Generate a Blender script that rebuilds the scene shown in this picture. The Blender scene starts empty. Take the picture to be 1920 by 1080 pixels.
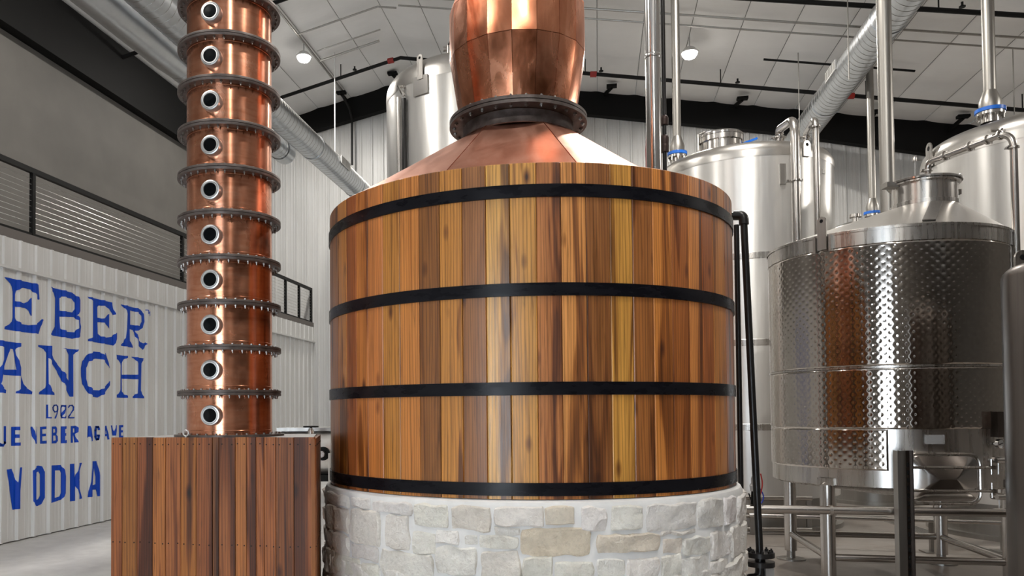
import bpy, bmesh, math, random
from mathutils import Vector, Matrix, noise
from mathutils.geometry import tessellate_polygon
random.seed(11)
SC = bpy.context.scene
COL = SC.collection
PI = math.pi
V = Vector

# ------------------------------------------------------------------ camera
F, PX, PY, PITCH, ROLL = 1484.5, 806.3, 736.3, .0256, .0071      # calibrated on the photo, in 1920x1080 pixels
TH = math.atan((1122 - PX) / F)                                    # the room is turned 12 degrees to the lens
EYE = V((0, 0, 1.65))
RT = V((math.cos(TH), math.sin(TH), 0)); FW = V((-math.sin(TH), math.cos(TH), 0)); UP = V((0, 0, 1))
_yp = UP * math.cos(PITCH) - FW * math.sin(PITCH)
ZA = UP * math.sin(PITCH) + FW * math.cos(PITCH)
XA = RT * math.cos(ROLL) - _yp * math.sin(ROLL)
YA = RT * math.sin(ROLL) + _yp * math.cos(ROLL)
cam = bpy.data.cameras.new('camera'); cam.sensor_width = 36; cam.lens = F / 1920 * 36
cam.shift_x = (960 - PX) / 1920; cam.shift_y = (PY - 540) / 1920; cam.clip_end = 200; cam.clip_start = .05
camo = bpy.data.objects.new('camera', cam); COL.objects.link(camo)
m = Matrix.Identity(4)
for i in range(3):
    m[i][0] = XA[i]; m[i][1] = YA[i]; m[i][2] = -ZA[i]; m[i][3] = EYE[i]
camo.matrix_world = m
SC.camera = camo

# ------------------------------------------------------------------ world, exposure
SC.view_settings.view_transform = 'Standard'; SC.view_settings.look = 'None'
SC.view_settings.gamma = 1; SC.view_settings.use_curve_mapping = False
SC.view_settings.exposure = 0.12
w = bpy.data.worlds.new('sky'); SC.world = w; w.use_nodes = True
w.node_tree.nodes['Background'].inputs[0].default_value = (.80, .90, 1, 1)
w.node_tree.nodes['Background'].inputs[1].default_value = 11.0
LAMP_W = 225
LAMP_COL = (1, .95, .88)

# ------------------------------------------------------------------ measuring helpers (room metres)
def ray(u, v): return XA * ((u - PX) / F) - YA * ((v - PY) / F) + ZA
def at(u, v, d): return EYE + ray(u, v) * d
def onx(u, v, x): r = ray(u, v); return EYE + r * (x / r.x)
def ony(u, v, y): r = ray(u, v); return EYE + r * (y / r.y)
def onz(u, v, z): r = ray(u, v); return EYE + r * ((z - EYE.z) / r.z)
def zat(u, v, d): return at(u, v, d).z
def L(X, Z): p = RT * X + FW * Z; return V((p.x, p.y, 0))
def polar(deg, D): a = math.radians(deg); return L(D * math.sin(a), D * math.cos(a))
def cylhit(u, v, c, R):
    r = ray(u, v); dx, dy = r.x, r.y; fx, fy = EYE.x - c.x, EYE.y - c.y
    A = dx * dx + dy * dy; B = fx * dx + fy * dy; q = B * B - A * (fx * fx + fy * fy - R * R)
    t = (-B - math.sqrt(max(q, 0))) / A
    p = EYE + r * t
    return math.atan2(p.y - c.y, p.x - c.x), p.z
XW, YB, XO = -7.52, 20.2, -9.71            # mezzanine face, back wall, outer left wall
XR, YF = 15.5, -9.0
RX, RZ = -4.51, 10.43
def roof(x): return RZ + .225 * (x - RX) if x < RX else RZ - .184 * (x - RX)

# ------------------------------------------------------------------ materials
MATS = {}
def lin(c): return tuple(((x / 255) / 12.92 if x / 255 <= .04045 else ((x / 255 + .055) / 1.055) ** 2.4) for x in c)
class NT:
    def __init__(s, name):
        s.m = bpy.data.materials.new(name); s.m.use_nodes = True; s.t = s.m.node_tree
        s.b = s.t.nodes['Principled BSDF']; MATS[name] = s.m
    def n(s, typ, **kw):
        o = s.t.nodes.new('ShaderNode' + typ)
        for k, v in kw.items(): setattr(o, k, v)
        return o
    def l(s, a, b): s.t.links.new(a, b)
    def set(s, **kw):
        for k, v in kw.items():
            i = s.b.inputs[{'col': 'Base Color', 'rough': 'Roughness', 'metal': 'Metallic', 'spec': 'Specular IOR Level', 'coat': 'Coat Weight', 'coatr': 'Coat Roughness', 'aniso': 'Anisotropic', 'emit': 'Emission Strength'}[k]]
            i.default_value = (*v, 1) if k == 'col' else v
        return s
    def noise(s, scale=(1, 1, 1), sc=5, det=4, rough=.55, dist=0, coord='Object', rnd=False):
        tc = s.n('TexCoord'); mp = s.n('Mapping'); mp.inputs['Scale'].default_value = scale
        s.l(tc.outputs[coord], mp.inputs[0]); src = mp.outputs[0]
        if rnd:
            oi = s.n('ObjectInfo'); ml = s.n('Math', operation='MULTIPLY'); ml.inputs[1].default_value = 37.
            s.l(oi.outputs['Random'], ml.inputs[0]); ad = s.n('VectorMath', operation='ADD')
            s.l(src, ad.inputs[0]); s.l(ml.outputs[0], ad.inputs[1]); src = ad.outputs[0]
        t = s.n('TexNoise'); t.inputs['Scale'].default_value = sc; t.inputs['Detail'].default_value = det
        t.inputs['Roughness'].default_value = rough; t.inputs['Distortion'].default_value = dist
        s.l(src, t.inputs['Vector']); return t.outputs[0]
    def ramp(s, src, stops):
        r = s.n('ValToRGB'); e = r.color_ramp.elements
        while len(e) < len(stops): e.new(.5)
        for k, (p, c) in enumerate(stops):
            e[k].position = p; e[k].color = (*c, 1) if len(c) == 3 else c
        s.l(src, r.inputs[0]); return r.outputs[0]
    def mix(s, a, b, fac=1., blend='MULTIPLY'):
        x = s.n('Mix', data_type='RGBA', blend_type=blend)
        if isinstance(fac, float): x.inputs[0].default_value = fac
        else: s.l(fac, x.inputs[0])
        for sock, v in ((x.inputs[6], a), (x.inputs[7], b)):
            if isinstance(v, tuple): sock.default_value = (*v, 1)
            else: s.l(v, sock)
        return x.outputs[2]
    def bump(s, h, dist=.002, st=.5):
        b = s.n('Bump'); b.inputs['Strength'].default_value = st; b.inputs['Distance'].default_value = dist
        s.l(h, b.inputs['Height']); s.l(b.outputs[0], s.b.inputs['Normal'])
    def upright(s, amount):
        # rolled sheet: brushed round the tank, so highlights stretch along the upright axis
        c = s.n('CombineXYZ'); c.inputs[2].default_value = 1.; s.l(c.outputs[0], s.b.inputs['Tangent']); s.b.inputs['Anisotropic'].default_value = amount; return s
    def rr(s, src, lo, hi):
        r = s.n('MapRange'); r.inputs[1].default_value = .3; r.inputs[2].default_value = .7
        r.inputs[3].default_value = lo; r.inputs[4].default_value = hi
        s.l(src, r.inputs[0]); s.l(r.outputs[0], s.b.inputs['Roughness'])

def g(x): return (x, x, x)
def simple(name, col, rough=.5, metal=0., **kw):
    return NT(name).set(col=col, rough=rough, metal=metal, **kw)

def wood(name, coat=.25, rough=.42, gain=1.3):
    s = NT(name)
    oi = s.n('ObjectInfo')
    a = s.noise((70, 2.2, 1), 1, 5, .6, 1.2, 'UV', True)          # long fibres
    b = s.noise((12, .55, 1), 1, 3, .5, 2.5, 'UV', True)          # broad figure
    c = s.noise((7, .33, 1), 1, 3, .5, 1.2, 'UV', True)            # heart wood streaks
    fib = s.ramp(a, [(.28, g(.50)), (.44, g(.95)), (.75, g(1.12))])
    # cathedral rings
    tc = s.n('TexCoord'); mp = s.n('Mapping'); mp.inputs['Scale'].default_value = (8, .35, 1); s.l(tc.outputs['UV'], mp.inputs[0])
    ml = s.n('Math', operation='MULTIPLY'); ml.inputs[1].default_value = 19.; s.l(oi.outputs['Random'], ml.inputs[0])
    ad = s.n('VectorMath', operation='ADD'); s.l(mp.outputs[0], ad.inputs[0]); s.l(ml.outputs[0], ad.inputs[1])
    wv = s.n('TexWave', wave_type='BANDS', bands_direction='X'); wv.inputs['Scale'].default_value = 2.2; wv.inputs['Distortion'].default_value = 9
    wv.inputs['Detail'].default_value = 2; wv.inputs['Detail Scale'].default_value = .7
    s.l(ad.outputs[0], wv.inputs['Vector'])
    ring = s.ramp(wv.outputs[0], [(0, g(.55)), (.22, g(.95)), (1, g(1.06))])
    heart = s.ramp(c, [(.36, (.17, .105, .07)), (.415, (.50, .40, .32)), (.455, (.93, .90, .86)), (.58, g(1)), (.7, (1.14, 1.1, 1.0))])
    fig = s.ramp(b, [(.28, (.55, .48, .42)), (.48, g(.96)), (.62, g(1.04)), (.8, (1.2, 1.16, 1.1))])
    # knots
    mp2 = s.n('Mapping'); mp2.inputs['Scale'].default_value = (8, 3.2, 1); s.l(tc.outputs['UV'], mp2.inputs[0])
    ad2 = s.n('VectorMath', operation='ADD'); s.l(mp2.outputs[0], ad2.inputs[0]); s.l(ml.outputs[0], ad2.inputs[1])
    vo = s.n('TexVoronoi'); vo.inputs['Scale'].default_value = 1.; s.l(ad2.outputs[0], vo.inputs['Vector'])
    kn = s.ramp(vo.outputs['Distance'], [(.04, (.07, .045, .03)), (.09, (.34, .25, .19)), (.22, g(1))])
    sx = s.n('SeparateColor'); s.l(vo.outputs['Color'], sx.inputs[0]); gt = s.n('Math', operation='GREATER_THAN'); gt.inputs[1].default_value = .62; s.l(sx.outputs[0], gt.inputs[0])
    br = s.mix(oi.outputs['Color'], (gain * .97, gain * 1.01, gain * .92), 1.); c1 = s.mix(br, fib, .9); c1 = s.mix(c1, ring, .85); c1 = s.mix(c1, fig, .9); c1 = s.mix(c1, heart, .9); c1 = s.mix(c1, kn, gt.outputs[0])
    s.l(c1, s.b.inputs['Base Color']); s.rr(a, rough - .08, rough + .14)
    s.set(coat=coat, coatr=.25); s.bump(a, .0006, .5)
    return s
wood('barrel_wood', .3, .38, 1.42); wood('plank_wood', .06, .5, 1.4)
s = NT('copper'); a = s.noise((1, 1, .35), 5, 6, .62, 1.2); b = s.noise((1, 1, 1), 1.6, 4, .5, 2.)
c = s.mix(s.ramp(a, [(.25, (.48, .17, .085)), (.5, (.74, .31, .175)), (.75, (.86, .44, .29))]), s.ramp(b, [(.3, (.78, .62, .52)), (.6, g(1))]), .8)
s.l(c, s.b.inputs['Base Color']); s.set(metal=1.); s.rr(a, .17, .34); s.bump(s.noise((1, 1, 1), 9, 3), .004, .12)
s = NT('column_copper'); a = s.noise((1, 1, 7), 5, 6, .62, .4); b = s.noise((1, 1, 1), 2.6, 5, .6, 1.5); d = s.noise((2, 2, 60), 3, 3)
c = s.mix(s.ramp(a, [(.25, (.60, .24, .13)), (.5, (.74, .33, .20)), (.75, (.80, .42, .28))]), s.ramp(b, [(.3, (.62, .48, .40)), (.52, g(1))]), .7)
s.l(c, s.b.inputs['Base Color']); s.set(metal=1.); s.rr(b, .20, .30); s.upright(.75); s.bump(d, .0005, .15)
s = NT('pale_copper'); a = s.noise((1, 1, .35), 5, 6, .62, 1.2); b = s.noise((1, 1, 1), 1.6, 4, .5, 2.)
c = s.mix(s.ramp(a, [(.25, (.60, .28, .19)), (.5, (.68, .345, .245)), (.75, (.74, .42, .32))]), s.ramp(b, [(.3, (.86, .76, .70)), (.6, g(1))]), .8)
s.l(c, s.b.inputs['Base Color']); s.set(metal=1.); s.rr(a, .34, .46); s.bump(s.noise((1, 1, 1), 7, 3), .004, .12)
s = NT('dark_bronze'); a = s.noise((1, 1, 1), 14, 5); s.l(s.ramp(a, [(.3, (.06, .047, .042)), (.7, (.15, .125, .115))]), s.b.inputs['Base Color']); s.set(metal=.55, rough=.45); s.bump(a, .002, .3)
def steel(name, col, r0, r1, stretch=(1, 1, .05), metal=1., var=.12, up=0):
    s = NT(name); a = s.noise(stretch, 26, 4); b = s.noise((1, 1, .4), 1.3, 4, .6, .5)
    c = s.mix(col, s.ramp(a, [(.3, g(1 - var)), (.7, g(1))]), 1.); c = s.mix(c, s.ramp(b, [(.3, g(1 - var)), (.65, g(1))]), 1.)
    s.l(c, s.b.inputs['Base Color']); s.set(metal=metal); s.rr(a, r0, r1)
    if up: s.upright(up)
    return s
steel('stainless', (.60, .575, .545), .22, .34, up=.6); simple('pipe_steel', (.50, .475, .45), .25, 1.)
simple('polished_steel', (.64, .62, .60), .15, 1.)
steel('dull_steel', (.44, .425, .40), .32, .45); simple('cone_steel', (.62, .60, .57), .29, 1.); steel('mid_steel', (.30, .285, .27), .3, .4)
steel('clad_steel', (.80, .785, .755), .28, .36, metal=.7, var=.05, up=.7)
steel('jacket_steel', (.56, .515, .47), .09, .14, (1, 1, 1), up=.85)
steel('dark_steel', (.20, .175, .16), .28, .42, (1, 1, .03), var=.35, up=.5); steel('bolt_steel', (.34, .32, .3), .3, .4, (1, 1, 1))
s = NT('galvanized'); a = s.noise((1, 1, 1), 9, 3, .5); s.l(s.ramp(a, [(.3, (.57, .59, .61)), (.7, (.62, .64, .66))]), s.b.inputs['Base Color']); s.set(metal=1., rough=.30)
s = NT('siding'); a = s.noise((1, 1, .3), 2.5, 5); s.l(s.ramp(a, [(.3, (.60, .60, .59)), (.7, (.67, .67, .66))]), s.b.inputs['Base Color']); s.set(rough=.38)
s = NT('ceiling_facing'); a = s.noise((.5, 3, 1), 3, 4); b = s.noise((1, 1, 1), 1.2, 4); s.l(s.ramp(b, [(.3, (.80, .795, .785)), (.7, (.86, .855, .845))]), s.b.inputs['Base Color']); s.set(rough=.6); s.bump(a, .02, .25)
s = NT('grey_plaster'); a = s.noise((1, 1, 1), 1.5, 4); s.l(s.ramp(a, [(.3, (.105, .099, .091)), (.7, (.125, .118, .108))]), s.b.inputs['Base Color']); s.set(rough=.7)
s = NT('concrete'); a = s.noise((1, 1, 1), .9, 7, .62, .8); b = s.noise((1, 1, 1), 6, 5, .6)
c = s.mix(s.ramp(a, [(.3, (.52, .51, .50)), (.55, (.64, .635, .63)), (.75, (.70, .70, .70))]), s.ramp(b, [(.3, g(.86)), (.7, g(1.04))]), 1.)
s.l(c, s.b.inputs['Base Color']); s.rr(a, .28, .5); s.bump(b, .002, .15)
s = NT('shaded_stained_concrete'); a = s.noise((1, 1, 1), .8, 7, .62, .8); b = s.noise((1, 1, 1), 6, 5, .6)
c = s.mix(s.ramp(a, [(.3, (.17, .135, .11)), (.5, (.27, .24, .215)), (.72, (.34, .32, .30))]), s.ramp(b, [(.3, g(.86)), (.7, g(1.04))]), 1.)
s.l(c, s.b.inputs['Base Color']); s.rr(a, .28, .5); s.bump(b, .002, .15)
s = NT('limestone'); a = s.noise((1, 1, 1), 7, 7, .65, .4); b = s.noise((1, 1, 1), 38, 5, .7); oi = s.n('ObjectInfo')
c = s.mix(oi.outputs['Color'], s.ramp(a, [(.25, (.82, .79, .75)), (.5, g(1.)), (.8, (1.06, 1.05, 1.02))]), .9); c = s.mix(c, s.ramp(b, [(.25, g(.82)), (.55, g(1))]), .8)
s.l(c, s.b.inputs['Base Color']); s.set(rough=.85, spec=.25); s.bump(b, .018, 1.)
s = NT('mortar'); a = s.noise((1, 1, 1), 12, 5); s.l(s.ramp(a, [(.3, (.68, .68, .675)), (.7, (.76, .76, .755))]), s.b.inputs['Base Color']); s.set(rough=.9, spec=.2); s.bump(a, .006, .4)
s = NT('black_band'); a = s.noise((1, 1, 3), 6, 4); s.l(s.ramp(a, [(.3, (.004, .004, .006)), (.7, (.009, .009, .012))]), s.b.inputs['Base Color']); s.rr(a, .22, .36); s.set(spec=.16)
simple('black_steel', (.009, .009, .009), .5, spec=.2); simple('black_paint', (.006, .006, .006), .65, spec=.15); simple('black_pipe', (.012, .011, .011), .3, spec=.35)
simple('dark_glass', (.003, .004, .005), .12, spec=.25); simple('ring_metal', (.72, .72, .72), .28, .85)
simple('blue_paint', lin((0, 66, 182)), .5, spec=.25); simple('blue_plastic', lin((25, 105, 205)), .4); simple('red_plastic', (.35, .02, .015), .45)
simple('nail_iron', (.02, .015, .012), .6, .5); simple('brown_slab', (.15, .135, .125), .7); simple('white_paint', (.7, .7, .69), .5)
simple('grey_plate', (.45, .45, .45), .4, .6); simple('dial_face', (.8, .8, .8), .3); simple('wire', (.55, .55, .53), .35, .9); simple('joint_dark', (.25, .245, .24), .8); simple('joint_grey', (.42, .415, .41), .8); simple('matte_pipe', (.35, .335, .31), .4, 1.)
simple('inner_copper', (.16, .06, .03), .5, .9); simple('brown_iron', (.05, .032, .028), .5, .6); simple('blue_wire', (.02, .05, .4), .5)
s = NT('lamp_glow'); s.b.inputs['Emission Color'].default_value = (*LAMP_COL, 1); s.b.inputs['Emission Strength'].default_value = 18

# ------------------------------------------------------------------ mesh helpers
def frame(ax):
    ax = ax.normalized(); h = V((0, 0, 1)) if abs(ax.z) < .9 else V((1, 0, 0))
    x = h.cross(ax).normalized(); return x, ax.cross(x)
def fillet(pts, r, n=6):
    pts = [V(p) for p in pts]; out = [pts[0]]
    for i in range(1, len(pts) - 1):
        a, b, c = pts[i - 1], pts[i], pts[i + 1]
        u = (a - b); w_ = (c - b); rr = min(r, u.length * .49, w_.length * .49)
        p, q = b + u.normalized() * rr, b + w_.normalized() * rr
        for k in range(n + 1):
            t = k / n; out.append(p * (1 - t) ** 2 + b * 2 * t * (1 - t) + q * t * t)
    out.append(pts[-1]); return out
class MB:
    def __init__(s): s.v = []; s.f = []; s.uv = {}
    def add(s, vs, fs, uv=None):
        o = len(s.v); s.v += [V(p) for p in vs]; s.f += [tuple(i + o for i in f) for f in fs]
        if uv:
            for i, q in enumerate(uv): s.uv[o + i] = q
        return s
    def obox(s, c, ax, ay, az, uvaxes=None):
        vs = [c + ax * i + ay * j + az * k for k in (-1, 1) for j in (-1, 1) for i in (-1, 1)]
        uv = None
        if uvaxes: uv = [(p.dot(uvaxes[0]), p.dot(uvaxes[1])) for p in vs]
        return s.add(vs, [(0, 2, 3, 1), (4, 5, 7, 6), (0, 1, 5, 4), (2, 6, 7, 3), (0, 4, 6, 2), (1, 3, 7, 5)], uv)
    def box(s, x0, x1, y0, y1, z0, z1, **k):
        return s.obox(V(((x0 + x1) / 2, (y0 + y1) / 2, (z0 + z1) / 2)), V(((x1 - x0) / 2, 0, 0)), V((0, (y1 - y0) / 2, 0)), V((0, 0, (z1 - z0) / 2)), **k)
    def bar(s, a, b, wx, wz):
        a, b = V(a), V(b); x, y = frame(b - a); return s.obox((a + b) / 2, x * wx / 2, y * wz / 2, (b - a) / 2)
    def tube(s, pts, r, seg=16, caps=True, r1=None):
        pts = [V(p) for p in pts]; n = len(pts); vs = []; X = None
        for i, p in enumerate(pts):
            t = (pts[min(i + 1, n - 1)] - pts[max(i - 1, 0)])
            if t.length < 1e-9: t = V((0, 0, 1))
            t.normalize()
            if X is None: X, _ = frame(t)
            X = (X - t * X.dot(t)).normalized(); Y = t.cross(X)
            q = r if r1 is None else r + (r1 - r) * i / max(n - 1, 1)
            vs += [p + X * (q * math.cos(2 * PI * k / seg)) + Y * (q * math.sin(2 * PI * k / seg)) for k in range(seg)]
        fs = [(i * seg + k, i * seg + (k + 1) % seg, (i + 1) * seg + (k + 1) % seg, (i + 1) * seg + k) for i in range(n - 1) for k in range(seg)]
        if caps: fs += [tuple(reversed(range(seg))), tuple((n - 1) * seg + k for k in range(seg))]
        return s.add(vs, fs)
    def lathe(s, prof, c, seg=48, axis=None, a0=0, a1=2 * PI, caps=False):
        c = V(c); full = a1 - a0 > 2 * PI - 1e-6; n = seg if full else seg + 1
        if axis is None: X, Y, Z = V((1, 0, 0)), V((0, 1, 0)), V((0, 0, 1))
        else: Z = V(axis).normalized(); X, Y = frame(Z)
        vs = []
        for r, z in prof:
            for k in range(n):
                a = a0 + (a1 - a0) * k / seg; vs.append(c + X * (r * math.cos(a)) + Y * (r * math.sin(a)) + Z * z)
        fs = []
        for i in range(len(prof) - 1):
            for k in range(seg):
                k2 = (k + 1) % n if full else k + 1
                fs.append((i * n + k, i * n + k2, (i + 1) * n + k2, (i + 1) * n + k))
        if caps and full:
            fs.append(tuple(reversed(range(n)))); fs.append(tuple((len(prof) - 1) * n + k for k in range(n)))
        return s.add(vs, fs)
    def ring(s, c, r0, r1, h, seg=64, axis=None):
        return s.lathe([(r0, 0), (r1, 0), (r1, h), (r0, h), (r0, 0)], c, seg, axis)
    def prism(s, poly, d):
        n = len(poly); poly = [V(p) for p in poly]; d = V(d)
        return s.add(poly + [p + d for p in poly], [tuple(reversed(range(n))), tuple(range(n, 2 * n))] + [(i, (i + 1) % n, n + (i + 1) % n, n + i) for i in range(n)])
    def mesh(s, name, mat, off=V((0, 0, 0)), smooth=35):
        me = bpy.data.meshes.new(name); me.from_pydata([tuple(p - off) for p in s.v], [], s.f)
        if s.uv:
            u = me.uv_layers.new(name='UVMap'); li = [0] * len(me.loops); me.loops.foreach_get('vertex_index', li)
            d = []
            for i in li: d += list(s.uv.get(i, (0, 0)))
            u.data.foreach_set('uv', d)
        if mat: me.materials.append(MATS[mat])
        bm = bmesh.new(); bm.from_mesh(me); bmesh.ops.recalc_face_normals(bm, faces=bm.faces); bm.to_mesh(me); bm.free()
        if smooth:
            me.polygons.foreach_set('use_smooth', [True] * len(me.polygons)); me.set_sharp_from_angle(angle=math.radians(smooth))
        me.update(); return me
    def build(s, name, mat, parent=None, smooth=35, origin=None, color=None, kind=None, label=None):
        if parent is not None: off = rootloc(parent)
        elif origin is not None: off = V(origin)
        else:
            xs = [p.x for p in s.v]; ys = [p.y for p in s.v]; off = V(((min(xs) + max(xs)) / 2, (min(ys) + max(ys)) / 2, min(p.z for p in s.v)))
        o = link(name, s.mesh(name, mat, off, smooth), parent)
        if parent is None: o.location = off
        if color: o.color = (*color, 1)
        if kind: o['kind'] = kind
        if label: o['label'] = label
        return o
def rootloc(o):
    while o.parent: o = o.parent
    return V(o.location)
def link(name, data, parent=None, loc=None, rot=None):
    o = bpy.data.objects.new(name, data); COL.objects.link(o)
    if parent is not None: o.parent = parent
    if loc is not None: o.location = V(loc) - (rootloc(parent) if parent is not None else V((0, 0, 0)))
    if rot is not None: o.rotation_euler = rot
    return o
def tag(o, label, cat, group=None):
    o['label'] = label; o['category'] = cat
    if group: o['group'] = group
    return o
def thing(name, label, cat, loc, group=None):
    o = bpy.data.objects.new(name, None); COL.objects.link(o); o.location = loc; o.empty_display_size = .1
    return tag(o, label, cat, group)
def struct(o): o['kind'] = 'structure'; return o
def axrot(ax): return V(ax).to_track_quat('Z', 'Y').to_euler()

# shared small meshes
def hexbolt(r, h, name='bolt', mat='dark_bronze', nut=True):
    mb = MB(); mb.lathe([(0, h), (r, h), (r, 0), (0, 0)], (0, 0, 0), 6)
    if nut: mb.lathe([(0, h * 1.7), (r * .5, h * 1.7), (r * .5, h * .9)], (0, 0, 0), 6)
    return mb.mesh(name, mat, smooth=0)
CLAMPS = {}
def triclamp(parent, p, ax, r, label=None):
    key = round(r, 3)
    if key not in CLAMPS:
        mb = MB(); mb.lathe([(r * .98, -.012), (r * 1.5, -.008), (r * 1.5, .008), (r * .98, .012)], (0, 0, 0), 20)
        mb.box(r * 1.4, r * 2.1, -.012, .012, -.01, .01); mb.tube([(r * 1.9, -.03, 0), (r * 1.9, .05, 0)], .006, 6)
        mb.box(r * 1.6, r * 2.3, .05, .058, -.006, .006)
        CLAMPS[key] = mb.mesh('pipe_clamp', 'stainless')
    return link('pipe_clamp', CLAMPS[key], parent, p, axrot(ax))

# ================================================================== THE ROOM
struct(MB().box(XO - .3, .9, YF - .3, YB + .3, -.2, 0).build('floor', 'concrete', smooth=0)); struct(MB().box(.903, XR + .3, YF - .3, YB + .3, -.2, 0).build('floor', 'shaded_stained_concrete', smooth=0))   # sealed walkway; brown stained process floor with its shade painted in
# siding profile: trapezoid rib every 0.305 m, two faint minor ribs between
PIT = .305
PROF = [(0, .0), (.095, .0), (.105, .004), (.120, .004), (.130, 0), (.175, 0), (.185, .004), (.200, .004), (.21, 0), (.232, 0), (.252, .036), (.283, .036), (.303, 0)]
def prof(q):
    q = q % PIT
    for (a, ha), (b, hb) in zip(PROF, PROF[1:] + [(PIT, 0)]):
        if a <= q <= b: return ha + (hb - ha) * (q - a) / max(b - a, 1e-9)
    return 0
def panel(parent, s0, s1, zlo, zhi, place, mat='siding'):
    """one sheet of ribbed metal between s0 and s1; zlo, zhi give its lower and upper edge, place(s, off, z) puts it on the wall"""
    ss = []
    k = math.floor(s0 / PIT)
    while k * PIT < s1:
        ss += [k * PIT + a for a, _ in PROF]; k += 1
    ss = [s0] + [q for q in ss if s0 + .004 < q < s1 - .004] + [s1]
    vs = []; fs = []
    for q in ss:
        h = prof(q); vs += [place(q, h, zlo(q)), place(q, h, zhi(q))]
    for i in range(len(ss) - 1): fs.append((2 * i, 2 * i + 2, 2 * i + 3, 2 * i + 1))
    # turned edges at both ends
    n = len(vs); vs += [place(s0, -.02, zlo(s0)), place(s0, -.02, zhi(s0)), place(s1, -.02, zlo(s1)), place(s1, -.02, zhi(s1))]
    fs += [(n, 0, 1, n + 1), (2 * len(ss) - 2, n + 2, n + 3, 2 * len(ss) - 1)]
    return MB().add(vs, fs).build('wall_panel', mat, parent, smooth=0)
BEAM_LOW = [(-9.71, 8.85), (-4.51, 9.95), (-.11, 9.148), (4.075, 8.373), (7.558, 7.572), (11, 6.7), (15.5, 5.6)]
def lowbeam(x):
    for (a, za), (b, zb) in zip(BEAM_LOW, BEAM_LOW[1:]):
        if x <= b: return za + (zb - za) * (x - a) / (b - a)
    return BEAM_LOW[-1][1]
# back wall
mb = MB(); poly = [(XO, YB + .03, 0), (XR, YB + .03, 0), (XR, YB + .03, roof(XR)), (RX, YB + .03, RZ), (XO, YB + .03, roof(XO))]
mb.prism(poly, (0, .25, 0)); wb = struct(mb.build('wall_back', 'joint_dark', smooth=0))
q = XO
while q < XR - .1:
    q1 = min(q + .915, XR)
    panel(wb, q + .001, q1 - .001, lambda t: .02, lambda t: lowbeam(t) + .15, lambda t, h, z: V((t, YB - h, z))); q = q1
# outer left wall behind the mezzanine, right wall, camera-side wall, its door opening added to let in fill daylight
struct(MB().box(XO - .25, XO, YF, YB, 0, roof(XO)).build('wall_left_upper', 'grey_plaster', smooth=0))
struct(MB().box(XR, XR + .25, YF, YB, 0, roof(XR)).build('wall_right', 'grey_plaster', smooth=0))
DX0, DX1, DZ = -4.4, -.7, 4.3
mb = MB()
mb.prism([(XO, YF, 0), (DX0, YF, 0), (DX0, YF, DZ), (DX1, YF, DZ), (DX1, YF, 0), (XR, YF, 0), (XR, YF, roof(XR)), (RX, YF, RZ), (XO, YF, roof(XO))], (0, -.25, 0))
struct(mb.build('wall_front', 'grey_plaster', smooth=0))
# mezzanine face, two tiers of siding, slab edge
YM0 = YF
mb = MB(); mb.box(XO, XW - .04, YM0, YB, 3.55, 3.9); mb.box(XW - .2, XW - .04, YM0, YB, 0, 3.6); wl = struct(mb.build('wall_left', 'joint_dark', smooth=0))
def lplace(t, h, z): return V((XW + h, t, z))
q = YM0
while q < YB - .05:
    q1 = min(q + .915, YB)
    panel(wl, q + .001, q1 - .001, lambda t: .015, lambda t: 3.585, lplace); q = q1
q = YM0 + .4
while q < YB - .05:
    q1 = min(q + .915, YB)
    panel(wl, q + .001, q1 - .001, lambda t: 3.60, lambda t: 3.975, lambda t, h, z: V((XW + .035 + h * .6, t * 1., z))); q = q1
struct(MB().box(XW - .02, XW + .075, YM0, YB, 3.565, 3.60).build('trim_1', 'siding', smooth=0))
struct(MB().box(XO, XW + .03, YM0, YB, 3.976, 4.10).build('trim_2', 'brown_slab', smooth=0))
# black eave beam on the outer wall and black rafter on the back wall with its braces
mb = MB(); zt = roof(XO)
mb.box(XO, XO + .22, YF, YB, zt - 1.12, zt - .03); struct(mb.build('trim_3', 'black_paint', smooth=0))
k = (YB - .25) / YB
def near(x, z): return V((x * k, YB - .25, 1.65 + (z - 1.65) * k))
top = [V((x, YB - .25, roof(x) + .03)) for x in (-9.7, RX, 15.4)]; low = [near(x, z) for x, z in BEAM_LOW]; low[0].x = top[0].x; low[-1].x = top[-1].x
mb = MB(); mb.prism(top + low[::-1], (0, .2, 0)); rb = struct(mb.build('trim_4', 'black_paint', smooth=0))
for u, v, du, dv in [(640, 176, 11, 14), (1147, 164, -14, 14), (1392, 187, -17, 14), (1806, 221, -30, 26), (1640, 212, -10, 20), (736, 140, 12, 12)]:
    a = ony(u, v, YB - 1.0); b = ony(u + du, v + dv, YB - .24)
    mb = MB(); mb.bar(a, b, .05, .07); mb.obox(a + V((0, 0, .03)), V((.12, 0, 0)), V((0, .07, 0)), V((0, 0, .03))); mb.build('brace', 'black_paint', rb, smooth=0)
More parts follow.
